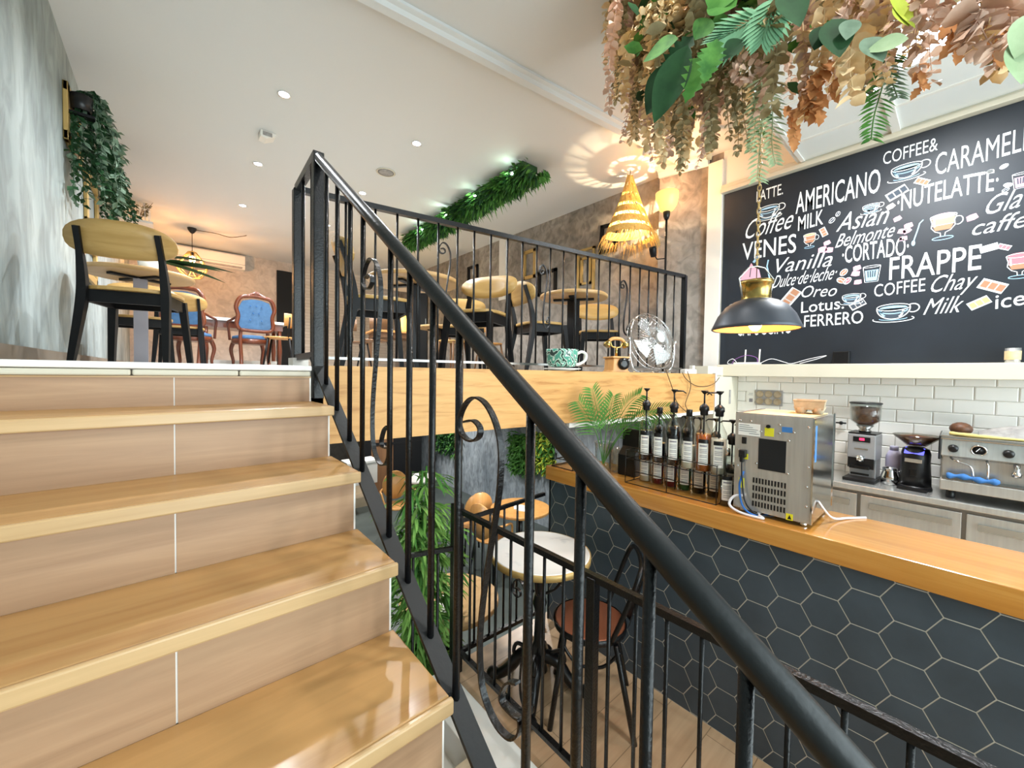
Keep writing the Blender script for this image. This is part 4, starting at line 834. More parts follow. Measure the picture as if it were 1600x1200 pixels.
# floor lamp
b_ = atd(1036, 560, 4.1); FL = 4.1
fl = thing('floor_lamp', 'black floor lamp with a glowing yellow glass bowl against the rendered pier', 'floor lamp', (b_.x, b_.y, U))
zz = lambda py: atd(1036, py, FL).z - U
obj('base', M().lathe([(.13, 0), (.13, .012), (.03, .03)], 26), 'black_paint', fl); obj('pole', M().tube([(0, 0, .02), (0, 0, zz(338))], .011, 10), 'black_paint', fl)
obj('lamp_holder', M().lathe([(.02, zz(345)), (.032, zz(340)), (.036, zz(333))], 16), 'black_plastic', fl)
z0, z1 = zz(334), zz(305)
obj('glass_bowl', M().lathe([(.03, z0), (.07, z0 + .02), (.10, z0 + .07), (.113, z0 + .13), (.115, z1), (.111, z1), (.108, z0 + .13), (.09, z0 + .07), (.0, z0 + .03)], 30, cap=False), 'lamp_yellow', fl, label='glowing yellow glass bowl')
zb = zz(405); obj('arm', M().tube([(0, 0, zb), (-.10, .04, zb - .02), (-.125, .05, zb + .01)], .006, 8), 'black_paint', fl)
obj('reading_spot', M().lathe([(.0, -.05), (.028, -.045), (.036, .03), (.036, .055), (.032, .055), (.028, 0)], 18, (-.145, .06, zb + .045), Matrix.Rotation(-.25, 3, 'Y'), cap=False), 'black_paint', fl)
lamp('POINT', 'floor_lamp_light', (b_.x, b_.y, U + z1 + .05), 10, (1, .50, .20), .07)
# picture frames on the right wall
def frame_r(label, px, mat_, w=.045, tilt=0, inner=False, grp='picture frames on the right wall', z_=None):
    a, b = at(px[0], px[1], 0, XR - .02), at(px[2], px[3], 0, XR - .02); cy, cz = (a.y + b.y) / 2, (a.z + b.z) / 2; hy, hz = abs(a.y - b.y) / 2, abs(a.z - b.z) / 2
    t = thing('picture_frame', label, 'picture frame', (XR, cy, cz), 0, grp); t.rotation_euler.x = tilt; m = M()
    for s in ((1,) if not inner else (1, .62)):
        for y0, z0_, y1, z1_ in ((-hy * s, -hz * s, -hy * s + w, hz * s), (hy * s - w, -hz * s, hy * s, hz * s), (-hy * s, -hz * s, hy * s, -hz * s + w), (-hy * s, hz * s - w, hy * s, hz * s)): m.span((-.035 if s == 1 else -.03, y0, z0_), (-.001, y1, z1_))
    obj('frame', m, mat_, t)
frame_r('black empty frame far back on the right wall', (731, 418, 746, 464), 'black_paint'); frame_r('thin gold empty frame beside the white cable strip on the right wall', (818, 394, 837, 433), 'gold_frame', .05)
frame_r('black empty frame behind the round table post, right wall', (841, 426, 869, 458), 'black_paint', .05); frame_r('tall double gold frame left of the straw pendant', (903, 392, 928, 455), 'gold_frame', .03, 0, True); frame_r('tilted black frame half hidden by the straw pendant', (938, 354, 964, 391), 'black_paint', .045, .06)
tag(obj('cable_cover', M().span((XR - .02, 5.28, 3.0), (XR - .001, 5.46, CE)), 'white_paint'), 'white vertical cable cover on the right wall', 'cable cover')
# left wall: gold frames, trailing plants in black pots, bird cage
def frame_l(label, y0, y1, z0, z1, tilt=0):
    t = thing('picture_frame', label, 'picture frame', (XL, (y0 + y1) / 2, (z0 + z1) / 2), 0, 'gold frames on the left wall'); t.rotation_euler.x = tilt; hy, hz, w = (y1 - y0) / 2, (z1 - z0) / 2, .07
    obj('frame', M().span((.001, -hy, -hz), (.03, -hy + w, hz)).span((.001, hy - w, -hz), (.03, hy, hz)).span((.001, -hy, -hz), (.03, hy, -hz + w)).span((.001, -hy, hz - w), (.03, hy, hz)), 'gold_frame', t, bevel=.006)
frame_l('gold empty frame beside the upper trailing plant on the left wall', 4.32, 4.95, 3.36, 3.78); frame_l('tall narrow gold frame below the upper trailing plant', 5.15, 5.85, 2.98, 3.50); frame_l('lower gold frame seen under the nearest chair back', 4.9, 5.7, 2.50, 2.86)
def trailing(label, px, bottom_px, wpx, n, seed, matn='leaf_sage', X0=XL + .11):
    rn = random.Random(seed); top = at(px[0], px[1], 0, X0); bot = at(bottom_px[0], bottom_px[1], 0, X0)
    H_ = max(.5, top.z - (at(px[0], bottom_px[1], 0, X0).z))
    t = thing('trailing_plant', label, 'plant', (X0, top.y, top.z), 0, 'trailing plants on the left wall')
    obj('pot', M().lathe([(.045, -.08), (.055, -.075), (.062, .03), (.055, .03), (.045, -.06), (0, -.06)], 16, (-.02, -.10, 0), cap=False), 'black_plastic', t)
    obj('bracket', M().span((-.11, -.13, -.12), (.05, -.07, -.10)), 'black_paint', t)
    for h_, mm in ((0, 'leaf_dark'), (1, matn)):
        m = M()
        for k in range(n):
            x, y = rn.uniform(-.09, .17), rn.uniform(-.15, wpx); L_ = H_ * rn.uniform(.45, 1); q = V((x * .4, y * .4, .05)); st_ = [q]
            N_ = int(L_ / .05)
            for i in range(N_):
                f_ = min(1, i / 4); st_.append(V((x * (.4 + .6 * f_) + rn.uniform(-.012, .012), y * (.4 + .6 * f_) + rn.uniform(-.012, .012), .08 * (1 - f_) + .02 - L_ * i / N_)))
            m.tube(st_, .002, 3)
            for c in st_[1:]:
                for _ in range(2):
                    d = V((rn.uniform(-.3, 1), rn.uniform(-1, 1), rn.uniform(-.9, .1))); m.leaf(c, d, V((rn.uniform(-1, 1), rn.uniform(-1, 1), 1)), rn.uniform(.045, .075), .035, 2, .1)
        obj('foliage', m, mm, t)
trailing('long trailing green plant in a black pot high on the left wall', (137, 170), (160, 335), .30, 24, 5)
trailing('shorter trailing plant farther back on the left wall', (172, 275), (180, 335), .45, 24, 9, 'leaf_dark')
bc_ = thing('bird_cage', 'white wire bird cage with dry branches on the left side', 'bird cage', tuple(atd(214, 352, 5.6)))
cm = M(); ph = .0
for k in range(14):
    a = 2 * pi * k / 14; cm.tube(smooth_path([(.14 * cos(a), .14 * sin(a), 0), (.14 * cos(a), .14 * sin(a), .22), (.09 * cos(a), .09 * sin(a), .32), (0, 0, .36)], 3), .003, 4)
for z in (0, .11, .22): cm.tube([(.14 * cos(2 * pi * k / 20), .14 * sin(2 * pi * k / 20), z) for k in range(20)], .003, 4, True)
obj('cage', cm, 'chalk_white', bc_); rn = random.Random(4); lm = M(); tw_ = M()
for k in range(16):
    d = V((rn.uniform(-.6, .6), rn.uniform(-.6, .6), 1)).normalized(); e = d * rn.uniform(.3, .62); tw_.tube([(0, 0, .02), e * .6 + V((0, 0, .02)), e], .003, 4)
    for j in range(5): lm.leaf(e * rn.uniform(.4, 1), (rn.uniform(-1, 1), rn.uniform(-1, 1), rn.uniform(-.3, 1)), (rn.random(), rn.random(), 1), .05, .035, 2)
obj('branches', tw_, 'twig', bc_); obj('leaves', lm, 'leaf_olive', bc_)
sf = thing('wall_shelf', 'narrow white shelf on the left wall carrying the bird cage', 'shelf', (XL, bc_.location.y, bc_.location.z - .004))
obj('board', M().span((0, -.35, -.03), (bc_.location.x - XL + .18, .35, 0)), 'white_paint', sf)
# leafy box along the ceiling
g0, g1 = at(826, 250, 2, 4.02), at(632, 372, 2, 4.02); gd = (g1 - g0).normalized(); gl_ = (g1 - g0).length
ga_ = thing('ceiling_garland', 'long green leafy garland fixed under the ceiling with small lights', 'garland', (0, 0, 0))
gs = V((gd.y, -gd.x, 0))
if gs.x < 0: gs = -gs
obj('trough', M().tube([g0 + gd * .10 + gs * .11 + V((0, 0, .0)), g1 + gs * .11], 1, sec=rect(.07, .22), up=(0, 0, 1)), 'leaf_dark', ga_)
rn = random.Random(11)
for nm, mm, cnt, ln, wd in (('foliage', 'leaf_moss', 1500, .10, .035), ('foliage', 'leaf_dark', 900, .12, .03), ('foliage', 'leaf_green', 1000, .10, .03), ('fern', 'leaf_moss', 420, .17, .014)):
    m = M()
    for k in range(cnt):
        s, a = rn.uniform(-.03, gl_), rn.uniform(0, pi); rr = rn.uniform(.09, .16); o = gs * (.11 + rr * cos(a)) + V((0, 0, -.85 * rr * sin(a)))
        c = g0 + gd * s + o + V((0, 0, -.01)); d = gs * cos(a) * 1.2 + V((0, 0, -.9 * sin(a) - .1)) + gd * rn.uniform(-.9, .9) + V((rn.uniform(-.4, .4), rn.uniform(-.4, .4), rn.uniform(-.4, .4)))
        m.leaf(c, d, V((rn.uniform(-1, 1), rn.uniform(-1, 1), 1)), ln * rn.uniform(.6, 1.2), wd * rn.uniform(.7, 1.3), 2, .15)
    obj(nm, m, mm, ga_)
for s in (.25, 1.0, 1.75, 2.5):
    c = g0 + gd * s - gs * .035 + V((0, 0, -.06)); obj('fairy_light', M().ball(c, .018, 10, 6), 'led', ga_); lamp('POINT', 'garland_light', c - gs * .06 + V((0, 0, -.02)), .8, (.75, 1, .8), .02)
# things on the ledge in front of the railing
q = at(883, 577, 2, U + .004); cx = 1.93; cy = beam_y(cx) + .10
cu = thing('giant_teacup', 'huge green and white zigzag patterned teacup on the wooden ledge', 'teacup', (cx, cy, U + .020), radians(-42))
mm = bpy.data.materials.new('zigzag'); mm.use_nodes = True; MATS['zigzag'] = mm; nt = mm.node_tree; n_s = nt.nodes; L = nt.links; b = n_s['Principled BSDF']; b.inputs['Roughness'].default_value = .2
tc = n_s.new('ShaderNodeTexCoord'); vo = n_s.new('ShaderNodeTexWave'); vo.wave_type = 'BANDS'; vo.bands_direction = 'DIAGONAL'; vo.inputs['Scale'].default_value = 10; vo.inputs['Distortion'].default_value = 9; vo.inputs['Detail'].default_value = 2; vo.inputs['Detail Scale'].default_value = 2.2
rp = n_s.new('ShaderNodeValToRGB'); rp.color_ramp.interpolation = 'CONSTANT'; rp.color_ramp.elements[0].color = lin('#4f9a86'); rp.color_ramp.elements[1].position = .35; rp.color_ramp.elements[1].color = lin('#dfe5dc')
for ps, c in ((.62, '#86bda6'), (.82, '#32433f')): e = rp.color_ramp.elements.new(ps); e.color = lin(c)
L.new(tc.outputs['Object'], vo.inputs['Vector']); L.new(vo.outputs['Fac'], rp.inputs[0]); L.new(rp.outputs[0], b.inputs['Base Color'])
obj('cup', M().lathe([(.05, .008), (.085, .015), (.100, .04), (.104, .11), (.106, .125), (.100, .125), (.097, .05), (.0, .03)], 36, cap=False), 'zigzag', cu)
obj('handle', M().tube(smooth_path([(.098, 0, .098), (.130, 0, .112), (.158, 0, .092), (.150, 0, .055), (.115, 0, .032), (.094, 0, .03)], 5), .0095, 10), 'ceramic', cu, label='white handle')
sa = thing('saucer', 'white saucer under the huge zigzag teacup', 'saucer', (cx, cy, U)); obj('plate', M().lathe([(.05, 0), (.06, .006), (.125, .018), (.123, .022), (.06, .011), (0, .011)], 36, cap=False), 'ceramic', sa)
px_ = 2.47; py_ = beam_y(px_) + .095
ph_ = thing('vintage_telephone', 'antique style telephone with a wooden case and brass handset on the ledge', 'telephone', (px_, py_, U), radians(-25))
obj('case', M().prism([(-.085, 0), (.085, 0), (.062, .02), (.058, .105), (-.058, .105), (-.062, .02)], .13, lambda a, b, t: V((a, t - .065, b))), 'orange_wood', ph_, bevel=.006)
obj('lid', M().span((-.068, -.075, .105), (.068, .075, .118)), 'orange_wood', ph_, bevel=.004)
obj('dial', M().lathe([(.045, 0), (.043, .012), (.02, .016), (0, .016)], 24, (.02, -.068, .065), Matrix.Rotation(pi / 2, 3, 'X')), 'iron_dark', ph_)
obj('cradle', M().tube([(0, 0, .118), (0, 0, .19)], .010, 10).tube(smooth_path([(-.05, 0, .225), (-.03, 0, .19), (.03, 0, .19), (.05, 0, .225)], 4), .006, 8), 'brass', ph_)
hs = obj('handset', M().tube(smooth_path([(-.06, 0, .232), (-.03, 0, .250), (.03, 0, .250), (.06, 0, .232)], 5), .013, 10), 'orange_wood', ph_)
for s in (-1, 1): obj('earpiece', M().lathe([(.026, -.03), (.028, -.01), (.014, .012), (.010, .02)], 16, (s * .068, 0, .218), Matrix.Rotation(-s * .5, 3, 'Y')), 'brass', hs)
obj('crank', M().tube([(.06, 0, .07), (.10, 0, .07), (.115, 0, .12)], .005, 8).ball((.115, 0, .13), .010, 8, 6), 'chrome', ph_)
# floor fan
fx_ = 2.93; fy_ = beam_y(fx_) + .10; FR = .235
ff = thing('metal_fan', 'chrome wire fan tilted back on the ledge', 'fan', (fx_, fy_, U))
nrm = V((-.20, -.94, .27)).normalized(); rotm = nrm.to_track_quat('Z', 'Y').to_matrix(); fc = V((0, 0, FR + .03))
gm = M()
for r, z in ((FR, .0), (FR, -.04), (FR * .8, .045), (FR * .55, .062), (FR * .3, .072)): gm.tube([fc + rotm @ V((r * cos(2 * pi * k / 40), r * sin(2 * pi * k / 40), z)) for k in range(40)], .0032 if r == FR else .0015, 5, True)
for k in range(48):
    a = 2 * pi * k / 48; a2 = a + .5; gm.tube([fc + rotm @ V((r * cos(a + (a2 - a) * (1 - r / FR)), r * sin(a + (a2 - a) * (1 - r / FR)), z)) for r, z in ((.035, .075), (FR * .55, .062), (FR * .8, .045), (FR, .0), (FR, -.04), (FR * .7, -.08), (.05, -.10))], .0013, 4)
obj('guard', gm, 'chrome', ff); obj('badge', M().lathe([(.042, .074), (.040, .082), (0, .084)], 22, fc, rotm), 'ceramic', ff, label='white round badge')
for k in range(4):
    m = M(); a0 = 2 * pi * k / 4
    m.add([fc + rotm @ V((r * cos(a0 + w), r * sin(a0 + w), .0 + .03 * (w - .45))) for r in (.04, .12, .20) for w in (0, .45, .9)], [(i * 3 + j, i * 3 + j + 1, i * 3 + j + 4, i * 3 + j + 3) for i in range(2) for j in range(2)], True); obj('blade', m, 'steel', ff)
obj('motor', M().lathe([(.045, -.12), (.06, -.10), (.06, -.03), (.03, 0)], 18, fc, rotm), 'steel', ff)
sd_ = rotm @ V((1, 0, 0)); sd_ = V((.978, -.208, 0)).normalized()
obj('stand', M().tube(smooth_path([fc + sd_ * (FR + .02), fc + sd_ * (FR + .01) - V((0, 0, .16)), V((sd_.x * .16, sd_.y * .16, .012)), V((-sd_.x * .16, -sd_.y * .16, .012)), fc - sd_ * (FR + .01) - V((0, 0, .16)), fc - sd_ * (FR + .02)], 5), .009, 8), 'chrome', ff)
obj('side_knob', M().ball(fc - sd_ * (FR + .03), .016, 10, 6).ball(fc + sd_ * (FR + .03), .016, 10, 6), 'chrome', ff)
obj('feet', M().tube([(.13, -.085, .010), (.13, .085, .010)], .009, 8).tube([(-.13, -.085, .010), (-.13, .085, .010)], .009, 8), 'chrome', ff)
ex = thing('power_strip', 'white power strip at the right end of the ledge', 'power strip', (3.36, beam_y(3.36) + .04, U), radians(-5))
obj('body', M().span((-.09, -.025, 0), (.09, .025, .042)), 'ceramic', ex, bevel=.006); obj('sockets', M().span((-.07, -.015, .042), (.03, .015, .044)), 'grey_cloth', ex); obj('plug', M().span((.04, -.018, .042), (.075, .018, .075)), 'ceramic', ex, bevel=.004)
yb2 = lambda x: beam_y(x) - .004
def wall_cord(label, pts, m='twig', r=.0035):
    P = [at(u, v, 2, 1.5) for u, v in pts]; out = []
    for u, v in pts:
        d = ray(u, v); n = V((-(bx[1][1] - bx[0][1]), bx[1][0] - bx[0][0], 0)); o = V((bx[0][0], bx[0][1] - .030, 0)); k = n.dot(o) / n.dot(d); w = d * k; w.z += H; out.append(w)
    cable('power_cable', label, out, r, m)
wall_cord('thin brown cable hanging down the wood fascia, left one of two', [(1040, 577), (1044, 588), (1050, 605), (1056, 625), (1064, 636), (1072, 643)])
wall_cord('thin brown cable kinked over the wood fascia, right one of two', [(1074, 580), (1079, 598), (1078, 610), (1073, 624), (1071, 633), (1076, 643)])
wall_cord('brown cable drooping in a curve across the right end of the fascia', [(1066, 582), (1072, 592), (1086, 602), (1102, 604), (1116, 599), (1124, 590)])

# ================================================================== CHALKBOARD
BXF = XR - .012
cbd = thing('chalkboard', 'huge black chalkboard with white hand lettering of coffee names above the ledge', 'chalkboard', (0, 0, 0))
obj('board', M().span((BXF, YF + .002, 1.824), (XR - .001, 1.70, 3.612)), 'board_black', cbd)
def bp_(cx, cy):                       # chalk mark seen at (cx, cy) of the board study -> (u to the right, v up) on the board
    q = at(1100 + cx / 3.2, 150 + cy / 3.2, 0, BXF); return V((-q.y, q.z))
def onb(u, v, k=0): return V((BXF - .0012 - .0004 * k, -u, v))
def word(txt, BL, BR, h, shear=0., off=0., name='lettering', arc=0., col='chalk_white'):
    a, b, c = bp_(*BL), bp_(*BR), bp_(BL[0], BL[1] - h); e = b - a; up = V((0, (c - a).y))
    cu = bpy.data.curves.new('t', 'FONT'); cu.body = txt; cu.resolution_u = 3; cu.offset = off
    o = bpy.data.objects.new('t', cu); COL.objects.link(o); bpy.context.view_layer.update()
    me = bpy.data.meshes.new_from_object(o.evaluated_get(bpy.context.evaluated_depsgraph_get())); bpy.data.objects.remove(o)
    vs = [V((v.co.x, v.co.y)) for v in me.vertices]; fs = [list(p.vertices) for p in me.polygons]; bpy.data.meshes.remove(me)
    x0, x1 = min(v.x for v in vs), max(v.x for v in vs); caph = .70
    m = M(); out = []
    for v in vs:
        s, t = (v.x - x0) / (x1 - x0), v.y / caph
        w = a + e * s + up * t + V((shear * t * up.y, arc * up.y * (4 * s * (1 - s)))); out.append(onb(w.x, w.y))
    m.add(out, fs); return obj(name, m, col, cbd)
S = .32
for a in (('AMERICANO', (458, 590), (880, 478), 105), ('LATTE.', (262, 530), (395, 490), 52), ('MILK', (470, 675), (595, 640), 72), ('VENES', (190, 822), (460, 780), 85), ('Lotus.', (485, 1085), (700, 1062), 55),
          ('FERRERO', (500, 1155), (795, 1135), 58), ('CAPUCCINO', (165, 1200), (440, 1185), 78), ('COFFEE&', (895, 345), (1168, 270), 62), ('CARAMELL', (1155, 398), (1640, 262), 108), ('FRAPPE', (925, 920), (1385, 865), 112), ('COFFEE', (850, 1005), (1105, 975), 62), ('ice', (1455, 1065), (1606, 1042), 72)): word(*a, off=.004 if a[0] not in ('COFFEE', 'COFFEE&', 'CARAMELL') else -.002)
word('\u00b7CORTADO\u00b7', (690, 838), (1022, 795), 84, off=.006, arc=.05)
word('\u00b7NUTELATTE\u00b7', (965, 580), (1470, 470), 92, off=.004, arc=.12)
for a in (('Coffee', (195, 720), (430, 662), 92), ('Vanilla', (335, 888), (635, 850), 70), ('Dulce\u00b7de\u00b7leche\u00b7', (340, 962), (650, 915), 62), ('Oreo', (478, 1008), (655, 1000), 56), ('Asian', (660, 680), (905, 638), 88), ('Belmonte', (655, 760), (940, 703), 66), ('Chay', (1120, 985), (1340, 960), 82), ('Milk', (1095, 1095), (1275, 1080), 80), ('Gla', (1390, 600), (1575, 555), 95), ('caffe', (1330, 700), (1600, 655), 78)): word(*a, shear=S, off=-.004)
# chalk drawings, built of strokes on the board
class Dr:
    def __init__(s, cx, cy, w): s.o = bp_(cx, cy); s.k = (bp_(cx + w / 2, cy) - bp_(cx - w / 2, cy)).x; s.m = {}
    def P(s, p): return s.o + V(p) * s.k
    def st(s, pts, w=.02, c='chalk_white', close=False, lay=2):
        P = [s.P(p) for p in pts]; n = len(P); W_ = w * s.k; m = s.m.setdefault(c, M()); vs = []
        for i in range(n):
            a = P[(i - 1) % n] if close or i else P[i]; b = P[(i + 1) % n] if close or i < n - 1 else P[i]; t = b - a
            t = t / t.length if t.length > 1e-9 else V((1, 0)); nn = V((-t.y, t.x)) * W_ / 2; vs += [onb(*(P[i] + nn), lay), onb(*(P[i] - nn), lay)]
        m.add(vs, [(2 * i, 2 * i + 1, (2 * i + 3) % (2 * n), (2 * i + 2) % (2 * n)) for i in range(n if close else n - 1)]); return s
    def fill(s, pts, c, lay=0): s.m.setdefault(c, M()).add([onb(*s.P(p), lay) for p in pts], [list(range(len(pts)))]); return s
    def end(s, name='chalk_drawing'):
        for c, m in s.m.items(): obj(name, m, c, cbd)
def ell(cx, cy, a, b, n=22, t0=0., t1=2 * pi): return [(cx + a * cos(t0 + (t1 - t0) * i / (n - 1)), cy + b * sin(t0 + (t1 - t0) * i / (n - 1))) for i in range(n)]
def cup(cx, cy, w):
    d = Dr(cx, cy, w)
    d.fill(ell(-.08, -.01, .33, .30, 14, pi, 2 * pi), 'chalk_dark').fill(ell(-.08, .0, .30, .07), 'chalk_blue')
    d.st(ell(-.08, .02, .36, .10), .022, close=True).st(ell(-.08, .0, .36, .33, 18, pi, 2 * pi), .026).st(ell(-.08, -.05, .31, .12, 16, pi * 1.05, 1.95 * pi), .03, 'chalk_blue')
    d.st(ell(.33, -.04, .13, .12, 16, -pi * .65, pi * .75), .028).st(ell(-.08, -.33, .44, .09, 24, pi * .92, 2.15 * pi), .022).st(ell(-.08, -.31, .30, .05, 18, pi, 2 * pi), .02, 'chalk_blue').st([(-.38, -.04), (-.30, -.2), (-.26, -.24)], .05, 'chalk_blue').st([(.14, -.08), (.10, -.22), (.05, -.27)], .05, 'chalk_white'); d.end()
for a in ((335, 560, 150), (1030, 352, 215), (845, 548, 118), (748, 1000, 130), (965, 1058, 235), (155, 1045, 62)): cup(*a)
def goblet(cx, cy, w, top, mid):
    d = Dr(cx, cy, w); h = 1.15
    d.fill([(-.32, .40), (.32, .40), (.30, .12), (-.30, .12)], mid, 0).fill(ell(0, .48, .34, .10), top, 0).fill([(-.30, .10), (.30, .10), (.22, -.12), (-.22, -.12)], 'chalk_brown', 0)
    d.st(ell(0, .46, .38, .09), .025, close=True).st([(-.38, .46), (-.32, .22), (-.34, .02), (-.22, -.16), (-.07, -.24), (-.06, -.40)], .028).st([(.38, .46), (.32, .22), (.34, .02), (.22, -.16), (.07, -.24), (.06, -.40)], .028).st(ell(0, -.46, .30, .07), .028, 'chalk_blue', True).st(ell(.42, .18, .13, .17, 16, -pi * .6, pi * .7), .03).st([(-.26, .34), (-.24, .05)], .05, 'chalk_white').st([(-.3, .1), (.3, .1)], .02); d.end()
goblet(1195, 655, 175, 'chalk_pink', 'chalk_tan'); goblet(528, 725, 82, 'chalk_tan', 'chalk_brown'); goblet(1580, 850, 190, 'chalk_red', 'chalk_red')
def tumbler(cx, cy, w, c):
    d = Dr(cx, cy, w); d.fill([(-.36, .25), (.36, .25), (.28, -.5), (-.28, -.5)], c, 0)
    for x in (-.2, -.07, .06, .19): d.st([(x, .2), (x * .85, -.25)], .07, 'chalk_dark', lay=1)
    d.st(ell(0, .5, .46, .07), .03, close=True).st([(-.46, .5), (-.34, -.58), (.34, -.58), (.46, .5)], .035, 'chalk_white').end()
tumbler(838, 888, 95, 'chalk_blue'); tumbler(1590, 420, 110, 'chalk_pink')
def bits(cx, cy, w, c, kind='cube', rot=.3):
    d = Dr(cx, cy, w); R2 = lambda p: (p[0] * cos(rot) - p[1] * sin(rot), p[0] * sin(rot) + p[1] * cos(rot))
    if kind == 'cube': d.fill([R2(p) for p in ((-.5, -.32), (-.42, .30), (-.1, .38), (.44, .34), (.5, -.28), (.1, -.40))], c, 0).st([R2(p) for p in ((-.1, .36), (-.06, -.3))], .05, 'chalk_white')
    elif kind == 'bean': d.fill([R2(p) for p in ell(0, 0, .5, .34, 16)], c, 0).st([R2(p) for p in ell(0, 0, .5, .34, 20)], .07, 'chalk_white', True).st([R2(p) for p in ((-.42, -.05), (-.1, .08), (.15, -.06), (.42, .05))], .07, 'chalk_white')
    else:
        d.fill([R2(p) for p in ((-.5, -.26), (.5, -.26), (.5, .26), (-.5, .26))], 'chalk_grey', 0)
        for x in (-.30, .02, .34): d.fill([R2((x - .13 + a, b)) for a, b in ((0, -.17), (.26, -.17), (.26, .17), (0, .17))], c, 1)
        d.st([R2(p) for p in ((-.5, -.26), (.5, -.26), (.5, .26), (-.5, .26))], .05, 'chalk_white', True)
    d.end()
for cx, cy, w, c, k, r in ((1090, 428, 75, 'chalk_brown', 'bar', -.6), (965, 485, 105, 'chalk_dark', 'bar', .45), (933, 553, 46, 'chalk_grey', 'cube', .5), (967, 614, 42, 'chalk_pink', 'cube', .4), (1022, 648, 46, 'chalk_pink', 'cube', .2), (990, 676, 44, 'chalk_pink', 'cube', -.2), (1015, 674, 44, 'chalk_pink', 'cube', .5), (996, 713, 42, 'chalk_pink', 'cube', 0),
        (615, 735, 36, 'chalk_pink', 'cube', .3), (592, 768, 46, 'chalk_pink', 'cube', .1), (625, 770, 42, 'chalk_pink', 'cube', -.2), (640, 622, 36, 'chalk_dark', 'bean', .9), (670, 590, 30, 'chalk_dark', 'bean', 1.2), (699, 882, 46, 'chalk_brown', 'bean', .9), (688, 922, 50, 'chalk_brown', 'bean', -.5), (717, 924, 46, 'chalk_red', 'bean', .9), (765, 860, 42, 'chalk_pink', 'cube', .2), (758, 888, 44, 'chalk_pink', 'cube', -.2), (769, 930, 40, 'chalk_pink', 'cube', 0),
        (598, 680, 55, 'chalk_brown', 'bar', -1.2), (430, 1010, 110, 'chalk_brown', 'bar', .9), (768, 1043, 78, 'chalk_dark', 'bar', .5), (1340, 607, 60, 'chalk_pink', 'cube', .3), (1425, 760, 92, 'chalk_grey', 'bar', .2), (1442, 950, 140, 'chalk_brown', 'bar', -.5), (1375, 1035, 112, 'chalk_tan', 'bar', .5), (1500, 352, 46, 'chalk_pink', 'bean', .5), (1430, 378, 40, 'chalk_dark', 'bean', .2), (1520, 445, 46, 'chalk_pink', 'bean', -.3), (1508, 470, 40, 'chalk_dark', 'bean', .6), (1500, 755, 70, 'chalk_red', 'bar', -.5)): bits(cx, cy, w, c, k, r)
d = Dr(1080, 680, 180); d.st([(.08, .46), (-.02, .34), (-.05, .18), (-.09, 0), (-.14, -.2), (-.17, -.36)], .04, 'chalk_blue').fill(ell(-.175, -.40, .055, .11, 16), 'chalk_blue', 1).end()
d = Dr(235, 885, 110); d.fill([(-.5, -.3), (-.35, .1), (-.1, .3), (0, .5), (.12, .28), (.36, .1), (.45, -.3)], 'chalk_pink', 0).st([(0, .3), (-.05, -.2)], .04, 'chalk_dark').st([(.1, .5), (.28, .75)], .12, 'chalk_blue').st([(.9, -.75), (.7, .2), (.75, .5)], .06, 'chalk_blue').end()

# ================================================================== HANGING FLOWERS OVER THE BAR
fa = thing('hanging_flower_arrangement', 'long hanging arrangement of dried eucalyptus, ferns and green leaves over the bar', 'flower arrangement', (0, 0, 0))
obj('beam', M().span((1.93, -1.2, 3.50), (2.13, 1.30, 3.56)), 'twig', fa)
for y in (-.9, 0, .9): obj('hanger', M().tube([(2.03, y, 3.56), (2.03, y, CE)], .005, 6), 'steel', fa)
rn = random.Random(21)
def strand(p, L_, mm, lw, sway=.1, dense=.026, vdir=None, name='eucalyptus_strand'):
    m = M(); vd = vdir or V((rn.uniform(-sway, sway), rn.uniform(-sway, sway), 0)); N_ = max(6, int(L_ / dense)); pts = []; q = V(p); w1, w2 = rn.uniform(0, 6), rn.uniform(0, 6)
    for i in range(N_ + 1):
        t = i / N_; pts.append(V(p) + vd * (t ** .6) + V((.02 * sin(w1 + 5 * t), .02 * sin(w2 + 4 * t), -L_ * t)))
    m.tube(pts[::2], .0018, 3)
    for i, c in enumerate(pts[1:]):
        t = i / N_; sz = lw * (1.15 - .55 * t) * rn.uniform(.8, 1.2)
        for s in (0, 1, 2):
            a = i * 2.4 + s * 2.1 + rn.uniform(-.4, .4); d = V((cos(a), sin(a), rn.uniform(-.9, .2))); m.leaf(c, d, V((rn.uniform(-.7, .7), rn.uniform(-.7, .7), 1)), sz, sz * rn.uniform(.75, 1.0), 4, .2, True, .3)
    return obj(name, m, mm, fa)
def yz(px, py, X_=2.0): q = at(px, py, 0, X_); return q
TONE = ['leaf_tan', 'leaf_tan', 'leaf_tan', 'leaf_rose', 'leaf_olive', 'leaf_rose']
for k in range(92):
    px = rn.uniform(968, 1640) if k > 34 else rn.uniform(962, 1130); X_ = rn.uniform(1.72, 2.32)
    edge = 255 if px < 1110 else (238 - (px - 1110) * .42 if px < 1330 else 150 - (px - 1330) * .22)
    if px < 1000: edge = 90 + (px - 962) * 4
    top = rn.uniform(-190, 40); b = edge * rn.uniform(.72, 1.0)
    p0 = yz(px, min(top, b - 90), X_); p1 = yz(px, b, X_); strand(p0, p0.z - p1.z, rn.choice(TONE) if k > 34 else rn.choice(TONE[:5]), rn.uniform(.038, .062), .07, rn.uniform(.024, .034))
for px, b in ((962, 150), (970, 228), (1005, 250), (1030, 228), (1062, 245), (1082, 262), (1098, 240), (1140, 236), (1160, 226), (1120, 215), (990, 215)):
    p0 = yz(px + 12, b - 150, 1.9); p1 = yz(px, b, 1.9); strand(p0, p0.z - p1.z, rn.choice(['leaf_olive', 'leaf_rose', 'leaf_olive']), .032, .02)
